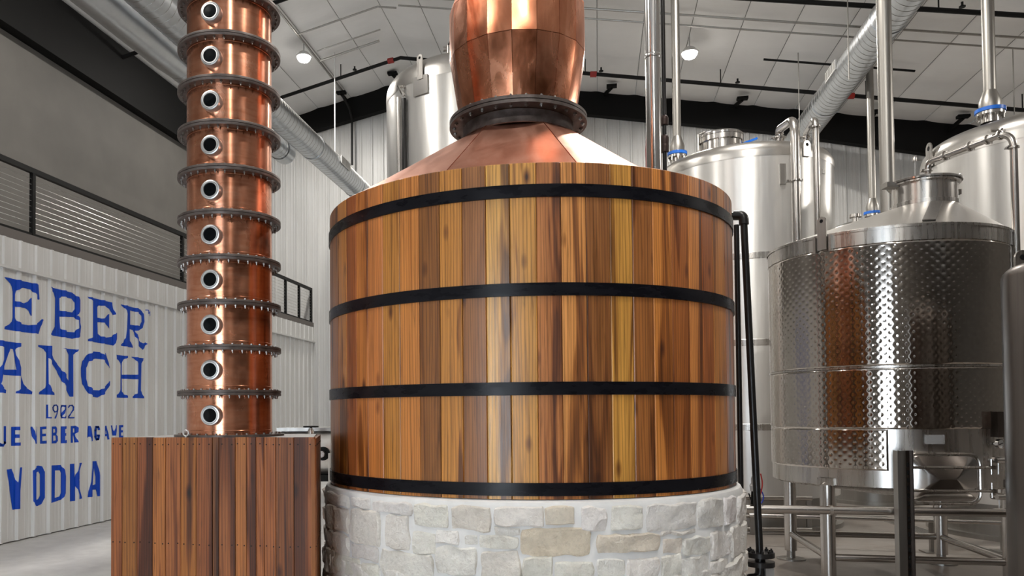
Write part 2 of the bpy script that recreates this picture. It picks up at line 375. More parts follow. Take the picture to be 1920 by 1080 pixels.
# ceiling: liner strips running down the hall, pillowed a little, dark joints
mb = MB(); mb.add([(XO - .2, YF, roof(XO) + .05), (RX, YF, RZ + .09), (XR + .2, YF, roof(XR) + .05), (XR + .2, YB, roof(XR) + .05), (RX, YB, RZ + .09), (XO - .2, YB, roof(XO) + .05)], [(0, 1, 4, 5), (1, 2, 3, 4)])
mb.add([v + V((0, 0, .1)) for v in mb.v], [(0, 1, 4, 5), (1, 2, 3, 4)])
ce = struct(mb.build('ceiling', 'joint_grey', smooth=0))
def strip(x0, x1):
    vs = []; fs = []; n = 6; ys = [YF] + [4 + i * 1.52 for i in range(11)] + [YB]
    for j, y in enumerate(ys):
        for i in range(n + 1):
            t = i / n; x = x0 + .006 + (x1 - x0 - .012) * t
            vs.append((x, y, roof(x) + .035 - .035 * (1 - (2 * t - 1) ** 4) * (1 if j % 2 else .82)))
    for j in range(len(ys) - 1):
        for i in range(n): a = j * (n + 1) + i; fs.append((a, a + 1, a + n + 2, a + n + 1))
    return MB().add(vs, fs).build('ceiling_panel', 'ceiling_facing', ce, smooth=80)
x = RX
while x > XO + .05: strip(max(x - .915, XO - .05), x); x -= .915
x = RX
while x < XR - .05: strip(x, min(x + .915, XR + .05)); x += .915

# ------------------------------------------------------------------ painted wordmark on the left wall, following the ribs
def za(s, oy): return lambda p: (p[0] / s, oy + p[1] / s)
Z1, Z2, Z3 = za(4.153, 480), za(4., 540), za(4.5, 740)
LET = [
(Z1, [[(28,163),(60,168),(120,183),(298,222),(306,338),(292,340),(270,300),(235,262),(180,248),(150,250),(125,270),(113,300),(112,350),(185,368),(215,355),(235,328),(245,325),(245,465),(235,465),(220,425),(190,405),(112,395),(112,480),(130,510),(165,530),(220,540),(265,535),(300,515),(325,490),(338,497),(312,560),(298,607),(150,590),(32,570),(35,550),(65,535),(90,510),(97,480),(97,280),(88,235),(65,200)]]),
(Z1, [[(378,240),(560,285),(600,320),(615,365),(612,420),(592,462),(620,500),(630,550),(625,600),(600,635),(560,645),(380,615),(380,600),(410,580),(425,550),(428,330),(415,285),(390,258)],[(460,330),(480,315),(555,333),(578,365),(580,410),(560,440),(462,425)],[(460,472),(570,476),(597,500),(600,560),(575,595),(520,590),(465,565)]]),
(Z1, [[(676,316),(870,362),(888,455),(876,460),(850,415),(815,390),(765,385),(755,400),(757,480),(790,487),(820,478),(838,455),(848,452),(848,570),(835,545),(815,525),(780,515),(757,515),(760,605),(780,625),(825,635),(865,630),(890,600),(903,598),(893,650),(880,697),(682,662),(682,650),(710,630),(720,600),(722,400),(715,360),(690,330)]]),
(Z1, [[(940,376),(1090,415),(1118,450),(1122,510),(1110,560),(1075,582),(1048,582),(1062,630),(1090,670),(1115,680),(1130,672),(1136,685),(1112,732),(1080,705),(1065,670),(1033,578),(1008,570),(1010,660),(1030,695),(1035,715),(942,700),(942,688),(960,670),(970,640),(978,450),(970,410),(945,388)],[(1012,425),(1070,440),(1098,465),(1100,510),(1085,545),(1012,535)]]),
(Z1, [[(1130,417),(1150,424),(1150,430),(1142,428),(1142,450),(1138,450),(1138,426),(1130,424)]]),
(Z1, [[(1146,460),(1146,427),(1151,427),(1157,445),(1163,430),(1168,432),(1168,467),(1164,467),(1164,442),(1157,457),(1150,439),(1150,460)]]),
(Z2, [[(-20,390),(150,415),(152,435),(125,445),(112,465),(130,560),(150,640),(175,720),(205,755),(240,778),(238,797),(115,790),(118,775),(145,750),(138,660),(5,650),(-5,720),(10,745),(45,765),(42,790),(-90,775),(-90,755),(-60,740),(-40,700),(10,540),(25,450),(-15,430)],[(75,455),(95,458),(120,612),(22,612)]]),
(Z2, [[(285,427),(375,435),(380,470),(400,530),(430,575),(445,595),(512,695),(512,500),(500,475),(465,452),(575,462),(570,480),(548,500),(548,815),(520,815),(430,640),(410,600),(357,525),(357,720),(370,755),(405,785),(408,803),(290,797),(292,780),(335,750),(344,725),(345,490),(325,460),(285,440)]]),
(Z2, [[(605,600),(615,550),(650,500),(700,476),(745,480),(775,505),(790,485),(808,545),(824,603),(790,560),(760,535),(710,530),(665,550),(645,600),(645,680),(655,730),(690,765),(740,768),(780,745),(824,695),(824,730),(780,790),(730,822),(690,815),(650,780),(615,720),(606,660)]]),
(Z2, [[(857,500),(945,510),(945,522),(920,540),(912,565),(911,650),(1022,650),(1022,565),(1010,535),(985,520),(985,515),(1075,527),(1073,545),(1058,565),(1055,770),(1065,795),(1078,815),(1078,828),(993,825),(995,812),(1018,790),(1023,685),(911,680),(912,775),(930,800),(952,812),(950,824),(860,822),(862,810),(890,790),(903,760),(905,580),(890,545),(860,520)]]),
(Z2, [[(345,875),(355,875),(355,968),(370,968),(370,978),(345,978)]]),
(Z2, 9, [(428,922),(410,930),(398,915),(396,895),(405,880),(420,878),(431,888),(432,910),(425,945),(412,975)]),
(Z2, 9, [(462,882),(475,882),(482,900),(482,955),(473,973),(462,973),(455,955),(455,900),(462,882),(462,882),(478,895),(458,960)]),
(Z2, 9, [(512,895),(520,882),(540,880),(549,893),(547,915),(515,962),(514,973),(553,973)]),
(Z3, 24, [(-30,280),(-30,400),(-12,426),(20,428),(37,405),(37,275)]),
(Z3, [[(92,272),(150,270),(150,300),(125,300),(125,335),(145,335),(145,365),(125,365),(125,405),(153,403),(153,430),(92,432)]]),
(Z3, [[(255,272),(268,270),(283,350),(290,268),(302,268),(296,414),(280,415),(265,345)]]),
(Z3, [[(337,272),(390,268),(390,290),(355,292),(355,330),(385,328),(385,350),(355,352),(355,390),(392,388),(392,412),(337,414)]]),
(Z3, [[(428,270),(468,268),(480,285),(480,315),(470,335),(485,350),(487,390),(470,410),(428,412)],[(447,290),(462,290),(464,318),(447,322)],[(447,345),(466,345),(468,385),(447,390)]]),
(Z3, [[(512,268),(560,265),(560,287),(530,290),(530,325),(555,322),(555,345),(530,347),(530,385),(562,382),(562,408),(512,410)]]),
(Z3, [[(595,265),(635,262),(645,280),(643,315),(630,335),(645,402),(625,404),(615,345),(613,345),(613,405),(595,406)],[(613,285),(626,285),(627,318),(613,320)]]),
(Z3, [[(740,265),(750,263),(768,390),(755,393),(750,355),(743,355),(741,360),(733,362)]]),
(Z3, 17, [(833,292),(826,272),(810,272),(803,300),(803,355),(812,378),(826,376),(832,345),(820,345)]),
(Z3, [[(885,262),(897,262),(922,375),(905,380),(900,350),(885,352),(882,380),(865,382)],[(890,300),(898,330),(887,332)]]),
(Z3, [[(932,260),(945,258),(953,310),(960,258),(972,258),(962,345),(947,345)]]),
(Z3, [[(1003,258),(1036,256),(1036,275),(1020,277),(1020,300),(1034,300),(1034,318),(1020,320),(1020,345),(1036,345),(1036,362),(1003,365)]]),
(Z3, [[(55,632),(95,625),(135,740),(148,615),(185,612),(160,960),(102,972),(78,800)]]),
(Z3, [[(268,640),(290,605),(320,598),(355,605),(375,650),(375,870),(350,920),(310,942),(280,935),(268,900)],[(285,690),(300,660),(320,648),(335,670),(335,850),(320,880),(300,890),(287,870)]]),
(Z3, [[(422,597),(512,593),(530,640),(537,690),(535,830),(515,885),(422,917)],[(462,640),(500,638),(512,660),(512,830),(495,860),(460,870)]]),
(Z3, [[(587,585),(625,582),(628,700),(655,577),(690,575),(655,690),(650,720),(692,875),(660,885),(632,770),(632,895),(587,900)]]),
(Z3, [[(765,562),(810,560),(830,620),(843,680),(843,855),(820,858),(805,800),(778,802),(760,862),(738,865),(745,800)],[(790,620),(803,690),(803,755),(780,765)]]),
]
def wallpt(uv): p = onx(uv[0], uv[1], XW); return (p.y, p.z)
def paint(loops):
    tris = tessellate_polygon([[V((a, b, 0)) for a, b in lp] for lp in loops]); flat = [p for lp in loops for p in lp]
    bm = bmesh.new(); vs = [bm.verts.new((a, b, 0)) for a, b in flat]
    for t in tris:
        try: bm.faces.new([vs[i] for i in t])
        except ValueError: pass
    lo = min(p[0] for p in flat); hi = max(p[0] for p in flat); k = math.floor(lo / PIT)
    while k * PIT < hi:
        for a, _ in PROF:
            if lo < k * PIT + a < hi:
                bmesh.ops.bisect_plane(bm, geom=bm.verts[:] + bm.edges[:] + bm.faces[:], dist=1e-5, plane_co=(k * PIT + a, 0, 0), plane_no=(1, 0, 0))
        k += 1
    mb = MB(); bm.verts.index_update()
    mb.add([V((XW + prof(v.co.x) + .004, v.co.x, v.co.y)) for v in bm.verts], [tuple(v.index for v in f.verts) for f in bm.faces]); bm.free(); return mb
def stroke_loops(pts, w):
    out = []
    for a, b in zip(pts, pts[1:]):
        if a == b: continue
        d = V((b[0] - a[0], b[1] - a[1])); d.normalize(); n = V((-d.y, d.x)) * w / 2; e = d * w * .4
        A = V(a) - e; B = V(b) + e; out.append([tuple(A + n), tuple(B + n), tuple(B - n), tuple(A - n)])
    return out
for L_ in LET:
    zf = L_[0]
    if len(L_) == 2: mb = paint([[wallpt(zf(p)) for p in lp] for lp in L_[1]])
    else:
        mb = MB()
        for lp in stroke_loops(L_[2], L_[1]):
            m2 = paint([[wallpt(zf(p)) for p in lp]]); mb.add(m2.v, m2.f)
    mb.build('painted_letter', 'blue_paint', wl, smooth=0)

# ------------------------------------------------------------------ mezzanine railing
rl = thing('railing', 'black steel mezzanine railing with thin horizontal cables above the lettered wall', 'railing', (XW, 10, 4.1))
xr = XW - .02
MB().box(xr - .03, xr + .03, 1, YB - .05, 4.965, 5.035).build('top_rail', 'black_steel', rl, smooth=0)
MB().box(xr - .02, xr + .02, 1, YB - .05, 4.10, 4.14).build('bottom_rail', 'black_steel', rl, smooth=0)
for y in (1.5, 5.45, 9.4, 13.38, 17.2, 18.35, 19.25, 20.12):
    MB().box(xr - .028, xr + .028, y - .028, y + .028, 3.99, 5.0).build('post', 'black_steel', rl, smooth=0)
for i in range(10):
    z = 4.21 + i * .075; MB().tube([(xr, 1, z), (xr, YB - .08, z)], .004, 6).build('cable', 'wire', rl)

# ------------------------------------------------------------------ ceiling fittings
def lamp(x, y, label):
    z = roof(x) - .34
    t = thing('high_bay_lamp', label, 'lamp', (x, y, z), 'high bay lamps under the roof')
    MB().lathe([(0, .11), (.05, .11), (.10, .08), (.17, .0), (.165, -.02), (.15, -.02)], (x, y, z), 24).build('housing', 'white_paint', t)
    MB().lathe([(.15, -.012), (.145, -.06), (.11, -.11), (.06, -.135), (0, -.14)], (x, y, z), 24).build('lens', 'lamp_glow', t)
    MB().tube([(x, y, z + .1), (x, y, roof(x))], .012, 8).build('stem', 'grey_plate', t)
    l = bpy.data.lights.new('lamp_light', 'AREA'); l.shape = 'DISK'; l.size = .30; l.energy = LAMP_W; l.color = LAMP_COL
    o = link('lamp_light', l, t, (x, y, z - .16))
lamp(-6.37, 16.6, 'glowing round high bay lamp under the left roof slope')
lamp(1.89, 16.6, 'glowing round high bay lamp under the right roof slope, beside the tall pipes')
for x, y, lb in [(10.1, 16.6, 'far right high bay lamp of the back row'), (-6.37, 10, 'left high bay lamp of the second row from the back wall'), (1.89, 10, 'middle high bay lamp of the second row from the back wall'), (10.1, 10, 'right high bay lamp of the second row from the back wall'),
                 (-6.37, 3.4, 'left high bay lamp of the row above the camera'), (1.89, 3.4, 'middle high bay lamp of the row above the camera'),
                 (-6.37, -3.2, 'left high bay lamp behind the camera'), (1.89, -3.2, 'middle high bay lamp behind the camera')]: lamp(x, y, lb)
def runpipe(name, y, d, r, x0, x1, mat, label, cat, hang=None):
    xs = [x0] + ([RX] if x0 < RX < x1 else []) + [x1]
    t = thing(name, label, cat, ((x0 + x1) / 2, y, roof((x0 + x1) / 2) - d))
    MB().tube([(x, y, roof(x) - d) for x in xs], r, 10).build('pipe', mat, t)
    if hang:
        x = x0 + .6
        while x < x1:
            MB().tube([(x, y, roof(x) - d + r * .5), (x, y, roof(x) + .02)], .012, 6).build('hanger', 'black_steel', t)
            if hang == 2: MB().lathe([(0, .12), (.02, .12), (.02, .05), (.05, .05), (.05, .03), (0, .03)], (x + .35, y, roof(x + .35) - d + r), 10).build('sprinkler_head', 'black_steel', t)
            x += 2.9
    return t
sp = runpipe('sprinkler_pipe', 18.1, .32, .042, -9.5, 15, 'black_steel', 'long black sprinkler pipe under the roof close to the back wall', 'pipe', 2)
for x in (-4.75, -.02, 5.3): MB().tube([V((x, 18.1, roof(x) - .32)) - V((.07, 0, .0)), V((x + .07, 18.1, roof(x + .07) - .32))], .065, 10).build('coupling', 'red_plastic', sp, label='red pipe coupling')
runpipe('sprinkler_pipe', 14.45, .3, .042, -9.5, 15, 'black_steel', 'black sprinkler pipe crossing at the top edge, nearer than the other', 'pipe', 2)
runpipe('conduit', 15.5, .14, .022, -4, 14.5, 'dull_steel', 'thin grey conduit on the right roof slope, upper of a pair', 'conduit')
runpipe('conduit', 15.9, .14, .018, -4, 14.5, 'dull_steel', 'thin grey conduit on the right roof slope, lower of a pair', 'conduit')
runpipe('conduit', 17.15, .12, .022, 3.4, 6.2, 'black_steel', 'short dark conduit on the right roof slope beside the duct', 'conduit')
runpipe('conduit', 16.1, .1, .02, -6.3, -4.1, 'dull_steel', 'thin conduit running from the left lamp towards the ridge', 'conduit')
runpipe('conduit', 17.0, .1, .016, -6.2, -4.7, 'dull_steel', 'short thin conduit below the left lamp on the roof slope', 'conduit')
runpipe('conduit', 17.45, .1, .026, -6.3, -4.85, 'dull_steel', 'short grey strut on the left roof slope above the sprinkler pipe', 'conduit')
t = MB().tube([(-6.32, 14, roof(-6.32) - .1), (-6.32, 19.3, roof(-6.32) - .1)], .024, 8).build('conduit', 'dull_steel'); tag(t, 'grey conduit running down the left roof slope past the lamp', 'conduit')
p = ony(638, 172, 19.2); q = ony(660, 225, YB - .3)
t = MB().tube([p, p + V((.12, .4, -.3)), q, q - V((0, 0, 1.2))], .03, 8).build('drop_cable', 'black_steel'); tag(t, 'dark cable dropping from the black bracket down the back wall', 'cable')
for u, v0, v1, y, lb in [(1497, 130, 300, 17.0, 'thin rod hanging from the roof beside the duct'), (1900, 137, 223, 16.2, 'thin rod holding the white sensor at the right edge'), (1589, 0, 150, 14.2, 'thin wire hanging from the sprinkler pipe left of the thick pipe')]:
    a = ony(u, v0, y); t = MB().tube([V((a.x, a.y, roof(a.x))), V((a.x, a.y, ony(u, v1, y).z))], .009, 6).build('hanging_rod', 'dull_steel'); tag(t, lb, 'rod')

a = ony(1900, 232, 16.2)
t = thing('ceiling_sensor', 'small white sensor box hanging on a rod at the upper right edge', 'sensor', a); MB().obox(a, V((.10, 0, 0)), V((0, .05, 0)), V((0, 0, .05))).build('body', 'white_paint', t, smooth=0); MB().lathe([(0, -.11), (.03, -.10), (.035, -.05), (.03, 0)], a + V((-.05, 0, 0)), 14).build('eye', 'dull_steel', t)
# ------------------------------------------------------------------ spiral ducts
def duct(label, a, y0, y1, r, capped, vents=()):
    x, z = a
    t = thing('spiral_duct', label, 'duct', (x, (y0 + y1) / 2, z), 'spiral ducts under the roof')
    MB().lathe([(r, 0), (r, y1 - y0)], (x, y0, z), 40, (0, 1, 0)).build('shell', 'galvanized', t)
    seg = 32; PT = .15; n = int((y1 - y0) / PT * seg); vs = []; fs = []
    for i in range(n):                                               # standing lock seam wound round the duct
        y = y0 + PT * i / seg; a_ = 2 * PI * i / seg
        for rr, dy in ((r - .002, 0), (r + .004, .001), (r + .004, .006), (r - .002, .007)): vs.append((x + rr * math.cos(a_), y + dy, z + rr * math.sin(a_)))
    for i in range(n - 1):
        for k in range(3): fs.append((4 * i + k, 4 * i + k + 1, 4 * i + k + 5, 4 * i + k + 4))
    MB().add(vs, fs).build('spiral_seam', 'dull_steel', t, smooth=40)
    for yj in vents:
        MB().lathe([(r, -.03), (r + .014, -.03), (r + .014, .03), (r, .03)], (x, yj, z), 28, (0, 1, 0)).build('joint_band', 'galvanized', t)
    return t
p2 = ony(690, 372, YB)
d2 = duct('galvanized spiral duct left of the tall tank, running down to the back wall', (p2.x, p2.z), 2, YB - .02, .27, False, (8, 12, 16, 19))
p = ony(630, 112, 17.5); xh = p2.x
t = MB().tube([V((xh, 17.5, roof(xh))), V((xh, 17.5, p2.z + .285))], .012, 6).build('hanging_rod', 'white_paint'); tag(t, 'thin white rod holding the duct left of the tall tank', 'rod')
p1 = at(534, 287, 17.2)
d1 = duct('galvanized spiral duct on the left with a closed round end', (p1.x, p1.z), 2, p1.y + .04, .225, True, (7, 15))
MB().lathe([(.236, -.3), (.24, 0), (.235, .05), (.20, .06), (0, .06)], (p1.x, p1.y, p1.z), 28, (0, 1, 0)).build('end_cap', 'galvanized', d1)
MB().lathe([(.25, -3.2), (.25, 0), (.232, .3)], (p1.x, 11.2, p1.z), 28, (0, 1, 0)).build('reducer', 'galvanized', d1)
p3 = at(1595, 130, 14.3)
d3 = duct('galvanized spiral duct at upper right behind the thick steel pipe', (p3.x, p3.z), 2, YB - .02, .275, False, (9, 13.5, 17))
# supply grilles on the ducts
for dd, x, z, y, side in ((d1, p1.x, p1.z, 11.9, 1), (d3, p3.x, p3.z, 15.6, -1), (d2, p2.x, p2.z, 17.4, 1)):
    c = V((x + side * .29, y, z + .06)); gr = MB().box(c.x - .012, c.x + .012, y - .32, y + .32, c.z - .09, c.z + .09).build('grille', 'white_paint', dd, smooth=0)
    for i in range(9): MB().box(c.x - .02, c.x + .02, y - .29 + i * .07, y - .27 + i * .07, c.z - .075, c.z + .075).build('grille_blade', 'dull_steel', gr, smooth=0)

# ================================================================== THE POT STILL
BC = L(.4931 * 1.44, 4.0482 * 1.44)                    # axis of the barrel
BR = 1.432; BZ0, BZ1 = 1.166, 3.05
CAMDIR = math.atan2(-BC.y, -BC.x)                      # from the axis towards the lens
st = thing('pot_still', 'large pot still clad in varnished wooden staves with a faceted copper dome', 'still', (BC.x, BC.y, BZ0))
EDGE = [616.5, 634, 649, 667, 689, 717, 749, 785, 824, 866, 911, 956, 1006, 1052.5, 1099, 1144, 1186, 1224, 1259, 1291, 1316, 1336, 1358, 1371.5]
SCOL = [(132,82,50),(165,105,48),(132,70,38),(168,102,54),(160,96,52),(158,104,46),(170,106,52),(112,68,32),(164,108,46),(120,74,38),(190,142,72),(176,124,58),(158,98,56),(188,126,72),(118,72,38),(178,128,60),(130,78,40),(180,112,54),(138,76,34),(178,110,58),(140,76,40),(172,110,60),(150,90,60)]
angs = [cylhit(u, 460, BC, BR)[0] for u in EDGE]
angs = [a if a < 1.5 else a - 2 * PI for a in angs]
def toward(c, m, f): return tuple(a * (1 - f) + b * f for a, b in zip(c, m))
SCOL = [toward(c, (170, 110, 56), .15) for c in SCOL]
cols = [lin(c) for c in SCOL]
# carry the staves on round the back
a = angs[-1]; end = angs[0] + 2 * PI; n = round((end - a) / .098)
step = (end - a) / n; rc = random.Random(3)
for i in range(n): angs.append(a + step * (i + 1)); cols.append(lin(rc.choice(SCOL)))
def stave(a0, a1, col):
    n = 4; vs = []; uv = []; fs = []; gap = .0012; e = .0035
    prof_ = [(BR - .045, gap), (BR - e, gap), (BR, gap + e)]
    A0, A1 = a0 + gap / BR, a1 - gap / BR
    for z in (BZ0, BZ1 - .004, BZ1):
        rr = BR - (.004 if z == BZ1 else 0)
        ring_ = [(BR - .045, A0), (rr - .003, A0)] + [(rr, A0 + .003 + (A1 - A0 - .006) * k / n) for k in range(n + 1)] + [(rr - .003, A1), (BR - .045, A1)]
        for r, t in ring_: vs.append((BC.x + r * math.cos(t), BC.y + r * math.sin(t), z)); uv.append(((t - a0) * BR, z))
    m_ = len(ring_)
    for j in range(2):
        for k in range(m_): fs.append((j * m_ + k, j * m_ + (k + 1) % m_, (j + 1) * m_ + (k + 1) % m_, (j + 1) * m_ + k))
    fs.append(tuple(2 * m_ + k for k in range(m_)))
    MB().add(vs, fs, uv).build('stave', 'barrel_wood', st, smooth=30, color=col)
for i in range(len(angs) - 1): stave(angs[i], angs[i + 1], cols[i])
HOOPZ = [2.927, 2.373, 1.819, 1.258]
for z in HOOPZ: MB().lathe([(BR + .001, z - .074), (BR + .009, z - .073), (BR + .009, z - .001), (BR + .001, z)], BC, 160).build('hoop', 'black_band', st, smooth=30)
# copper shoulder cone: corner list (angle from lens axis, radius, height) ; top ring
KC = BC + RT * -.045
def kp(a, r, z): t = CAMDIR + math.radians(a); return V((KC.x + r * math.cos(t), KC.y + r * math.sin(t), z))
cone = MB().lathe([(1.0, 2.95), (.36, 3.66)], KC, 32).build('copper_shoulder', 'inner_copper', st)
CR_ = [(-118, 1.30, 3.22), (-76, 1.25, 3.20), (-31, 1.14, 3.00), (25, 1.14, 3.00), (62, 1.26, 3.05), (100, 1.36, 3.235), (146, 1.33, 3.2), (194, 1.3, 3.2)]
nC = len(CR_)
def bulged(corners, nu, nv, bulge, rough=0., name='copper_panel', mat='copper', parent=None, ctr=None, seed=0):
    A, B, C_, D = corners; vs = []; fs = []; nrm = (B - A).cross(D - A).normalized()
    if ctr is not None and nrm.dot((A + B + C_ + D) / 4 - ctr) < 0: nrm = -nrm
    for j in range(nv + 1):
        for i in range(nu + 1):
            s_, t_ = i / nu, j / nv
            p = (A * (1 - s_) + B * s_) * (1 - t_) + (D * (1 - s_) + C_ * s_) * t_
            h = bulge * (4 * s_ * (1 - s_)) ** .7 * (4 * t_ * (1 - t_)) ** .5
            if 0 < i < nu and 0 < j < nv and rough: h += rough * noise.noise(p * 6 + V((seed * 3.1, 0, 0)))
            vs.append(p + nrm * h)
    for j in range(nv):
        for i in range(nu): a = j * (nu + 1) + i; fs.append((a, a + 1, a + nu + 2, a + nu + 1))
    # folded back rim gives the sheet thickness
    rim = [i for i in range(nu + 1)] + [j * (nu + 1) + nu for j in range(1, nv + 1)] + [nv * (nu + 1) + i for i in range(nu - 1, -1, -1)] + [j * (nu + 1) for j in range(nv - 1, 0, -1)]
    o = len(vs); vs += [vs[i] - nrm * .012 for i in rim]; n = len(rim)
    fs += [(rim[i], rim[(i + 1) % n], o + (i + 1) % n, o + i) for i in range(n)]
    return MB().add(vs, fs).build(name, mat, parent, smooth=40)
for i in range(nC):
    a, r, z = CR_[i]; b, r2, z2 = CR_[(i + 1) % nC]
    if b < a: b += 360
    ctr = V((KC.x, KC.y, 3.1))
    bulged((kp(a + .3, r, z), kp(b - .3, r2, z2), kp(b - .6, .405, 3.675), kp(a + .6, .405, 3.675)), 10, 8, .012, .006, mat='pale_copper', parent=cone, ctr=ctr, seed=i)
    bulged((kp(a + .3, r, 2.9), kp(b - .3, r2, 2.9), kp(b - .3, r2, z2), kp(a + .3, r, z)), 3, 1, .0, parent=cone, ctr=ctr)
MB().lathe([(.412, 3.655), (.42, 3.66), (.405, 3.70), (.405, 3.755)], KC, 64).build('neck_collar', 'dark_bronze', st)
fl = MB().lathe([(.40, 3.760), (.506, 3.760), (.506, 3.782), (.492, 3.783), (.492, 3.787), (.506, 3.788), (.506, 3.810), (.40, 3.810)], KC, 96).build('flange', 'dark_bronze', st)
bm_ = hexbolt(.014, .012, mat='bolt_steel')
for i in range(28):
    t = 2 * PI * i / 28
    link('bolt', bm_, fl, (KC.x + .472 * math.cos(t), KC.y + .472 * math.sin(t), 3.760), (PI, 0, t))
    link('bolt', bm_, fl, (KC.x + .472 * math.cos(t), KC.y + .472 * math.sin(t), 3.810), (0, 0, t))
hel = MB().lathe([(.39, 3.80), (.45, 4.25), (.45, 4.60), (.36, 4.85), (.15, 5.3)], KC, 36).build('helmet', 'inner_copper', st)
LV = [(.428, 3.812), (.50, 4.262), (.50, 4.61), (.40, 4.88), (.20, 5.30)]
NF = 18
for j in range(len(LV) - 1):
    for i in range(NF):
        a0 = -3.5 + 20 * i; a1 = a0 + 20; (r0, z0), (r1, z1) = LV[j], LV[j + 1]
        bulged((kp(a0 + .15, r0, z0 + .002), kp(a1 - .15, r0, z0 + .002), kp(a1 - .15, r1, z1 - .002), kp(a0 + .15, r1, z1 - .002)), 5, 6, .004, .0035, parent=hel, ctr=V((KC.x, KC.y, (z0 + z1) / 2)), seed=i + j * 20)
MB().lathe([(.2, 5.28), (.2, 6.1), (.0, 6.1)], KC, 36).build('vapour_neck', 'copper', st)

# ------------------------------------------------------------------ limestone base
sb = thing('stone_base', 'round white limestone plinth of rough cut blocks under the wooden still', 'plinth', (BC.x, BC.y, 0))
MB().lathe([(1.472, 0), (1.472, 1.125), (1.46, 1.150), (1.425, 1.164), (1.2, 1.164)], BC, 128).build('mortar_bed', 'mortar', sb)
def T(ox, *r): return [(ox + a / 4, 810 + b / 4, ox + c / 4, 810 + d / 4) for a, b, c, d in r]
ST = T(480, (530,405,690,550),(715,460,845,570),(865,480,1160,615),(1175,510,1435,720),(1460,525,1755,740),(1785,545,2160,710),(1785,725,1975,780),(530,565,690,745),(700,580,925,850),(960,620,1145,880),(1170,760,1340,920),(1345,740,1520,845),(1560,780,1660,845),(1670,780,1965,870),(530,755,690,910),(705,855,910,960),(930,900,1320,1100),(1345,865,1650,1070),(1685,895,1985,1100),(530,920,770,1060),(790,1000,915,1100),(530,1070,765,1120)) \
   + T(960, (255,570,475,700),(520,555,715,735),(750,555,985,730),(1010,540,1385,740),(1405,500,1590,720),(1600,480,1690,690),(1700,475,1752,690),(65,725,595,930),(640,765,1115,910),(1125,748,1380,775),(1140,800,1275,910),(1285,790,1495,920),(1500,745,1640,945),(1650,705,1752,930),(80,945,300,1100),(330,970,615,1100),(640,960,850,1100),(865,950,1105,1100),(1135,925,1270,1085),(1280,935,1485,1090),(1500,960,1630,1050),(1640,945,1752,1085),(1500,1062,1630,1120))
TAN = {22: (.80, .73, .62), 29: (.80, .71, .57), 30: (.81, .73, .62), 4: (.80, .75, .68), 7: (.80, .74, .67), 32: (.82, .75, .67), 18: (.82, .78, .72)}
SR = 1.472
def stone(a0, a1, z0, z1, col, sd):
    W_, Hh = abs(a1 - a0) * SR, z1 - z0; m_ = .011
    nx = max(4, min(11, int(W_ / .03))); nz = max(3, min(8, int(Hh / .03))); vs = []; fs = []
    def spread(n, w): return [0, .35 * m_ / w] + [(m_ + (w - 2 * m_) * k / n) / w for k in range(n + 1)] + [1 - .35 * m_ / w, 1]
    us, ws = spread(nx, W_), spread(nz, Hh); nu, nw = len(us) - 1, len(ws) - 1
    for j, t_ in enumerate(ws):
        for i, s_ in enumerate(us):
            cs, ct = 2 * s_ - 1, 2 * t_ - 1; pull = .085 * (cs * cs * ct * ct) ** 2
            aa = (a0 + a1) / 2 + (a1 - a0) / 2 * cs * (1 - pull); zz = (z0 + z1) / 2 + Hh / 2 * ct * (1 - pull)
            p = V((aa * SR, zz, sd * 1.7)); fr = .016
            aa += fr * noise.noise(p * 11) / SR; zz += fr * noise.noise(p * 13 + V((9, 4, 1)))
            e = min(i, nu - i, j, nw - j)
            h = -.012 if e == 0 else (.004 if e == 1 else .010)
            if e > 0:
                q_ = noise.noise(p * 9); h += .013 * q_ + .010 * noise.noise(p * 24) + (.006 if q_ > .1 else 0) + .006 * (t_ - .5)
                h = max(h, .003); h = min(h, .012) if e == 1 else h
            r = SR + h; vs.append((BC.x + r * math.cos(aa), BC.y + r * math.sin(aa), zz))
    for j in range(nw):
        for i in range(nu): k_ = j * (nu + 1) + i; fs.append((k_, k_ + 1, k_ + nu + 2, k_ + nu + 1))
    MB().add(vs, fs).build('stone', 'limestone', sb, smooth=28, color=col)
rs = random.Random(5); zmin = {}
for i, (x0, y0, x1, y1) in enumerate(ST):
    ym = min((y0 + y1) / 2, 1078); xm = (x0 + x1) / 2
    a0 = cylhit(max(x0, 611.5), ym, BC, SR + .012)[0] - .003; a1 = cylhit(min(x1, 1399), ym, BC, SR + .012)[0] + .003
    z1 = cylhit(xm, y0, BC, SR + .012)[1]; z0 = cylhit(xm, y1, BC, SR + .012)[1]
    b = rs.uniform(.84, .9); col = TAN.get(i, (b, b * rs.uniform(.955, .985), b * rs.uniform(.89, .95)))
    stone(a0, a1, z0 - .004, min(z1 + .004, 1.13), col, i)
def course(z0, z1, a0, a1):
    a = a0
    while a < a1 - .05:
        b_ = min(a + rs.uniform(.13, .30), a1)
        if a1 - b_ < .1: b_ = a1
        b = rs.uniform(.84, .9); stone(a + .008, b_ - .008, z0 + .012, z1 - .012, (b, b * .97, b * .92), rs.random() * 50); a = b_
zl = .735
for z0, z1 in ((.57, zl), (.40, .57), (.22, .40), (.02, .22)): course(z0, z1, CAMDIR - 1.75, CAMDIR + 1.75)
for s_, e_ in ((CAMDIR + 1.335, CAMDIR + 1.8), (CAMDIR - 1.8, CAMDIR - 1.325)):
    for z0, z1 in ((.735, .86), (.86, 1.0), (1.0, 1.125)): course(z0, z1, s_, e_)

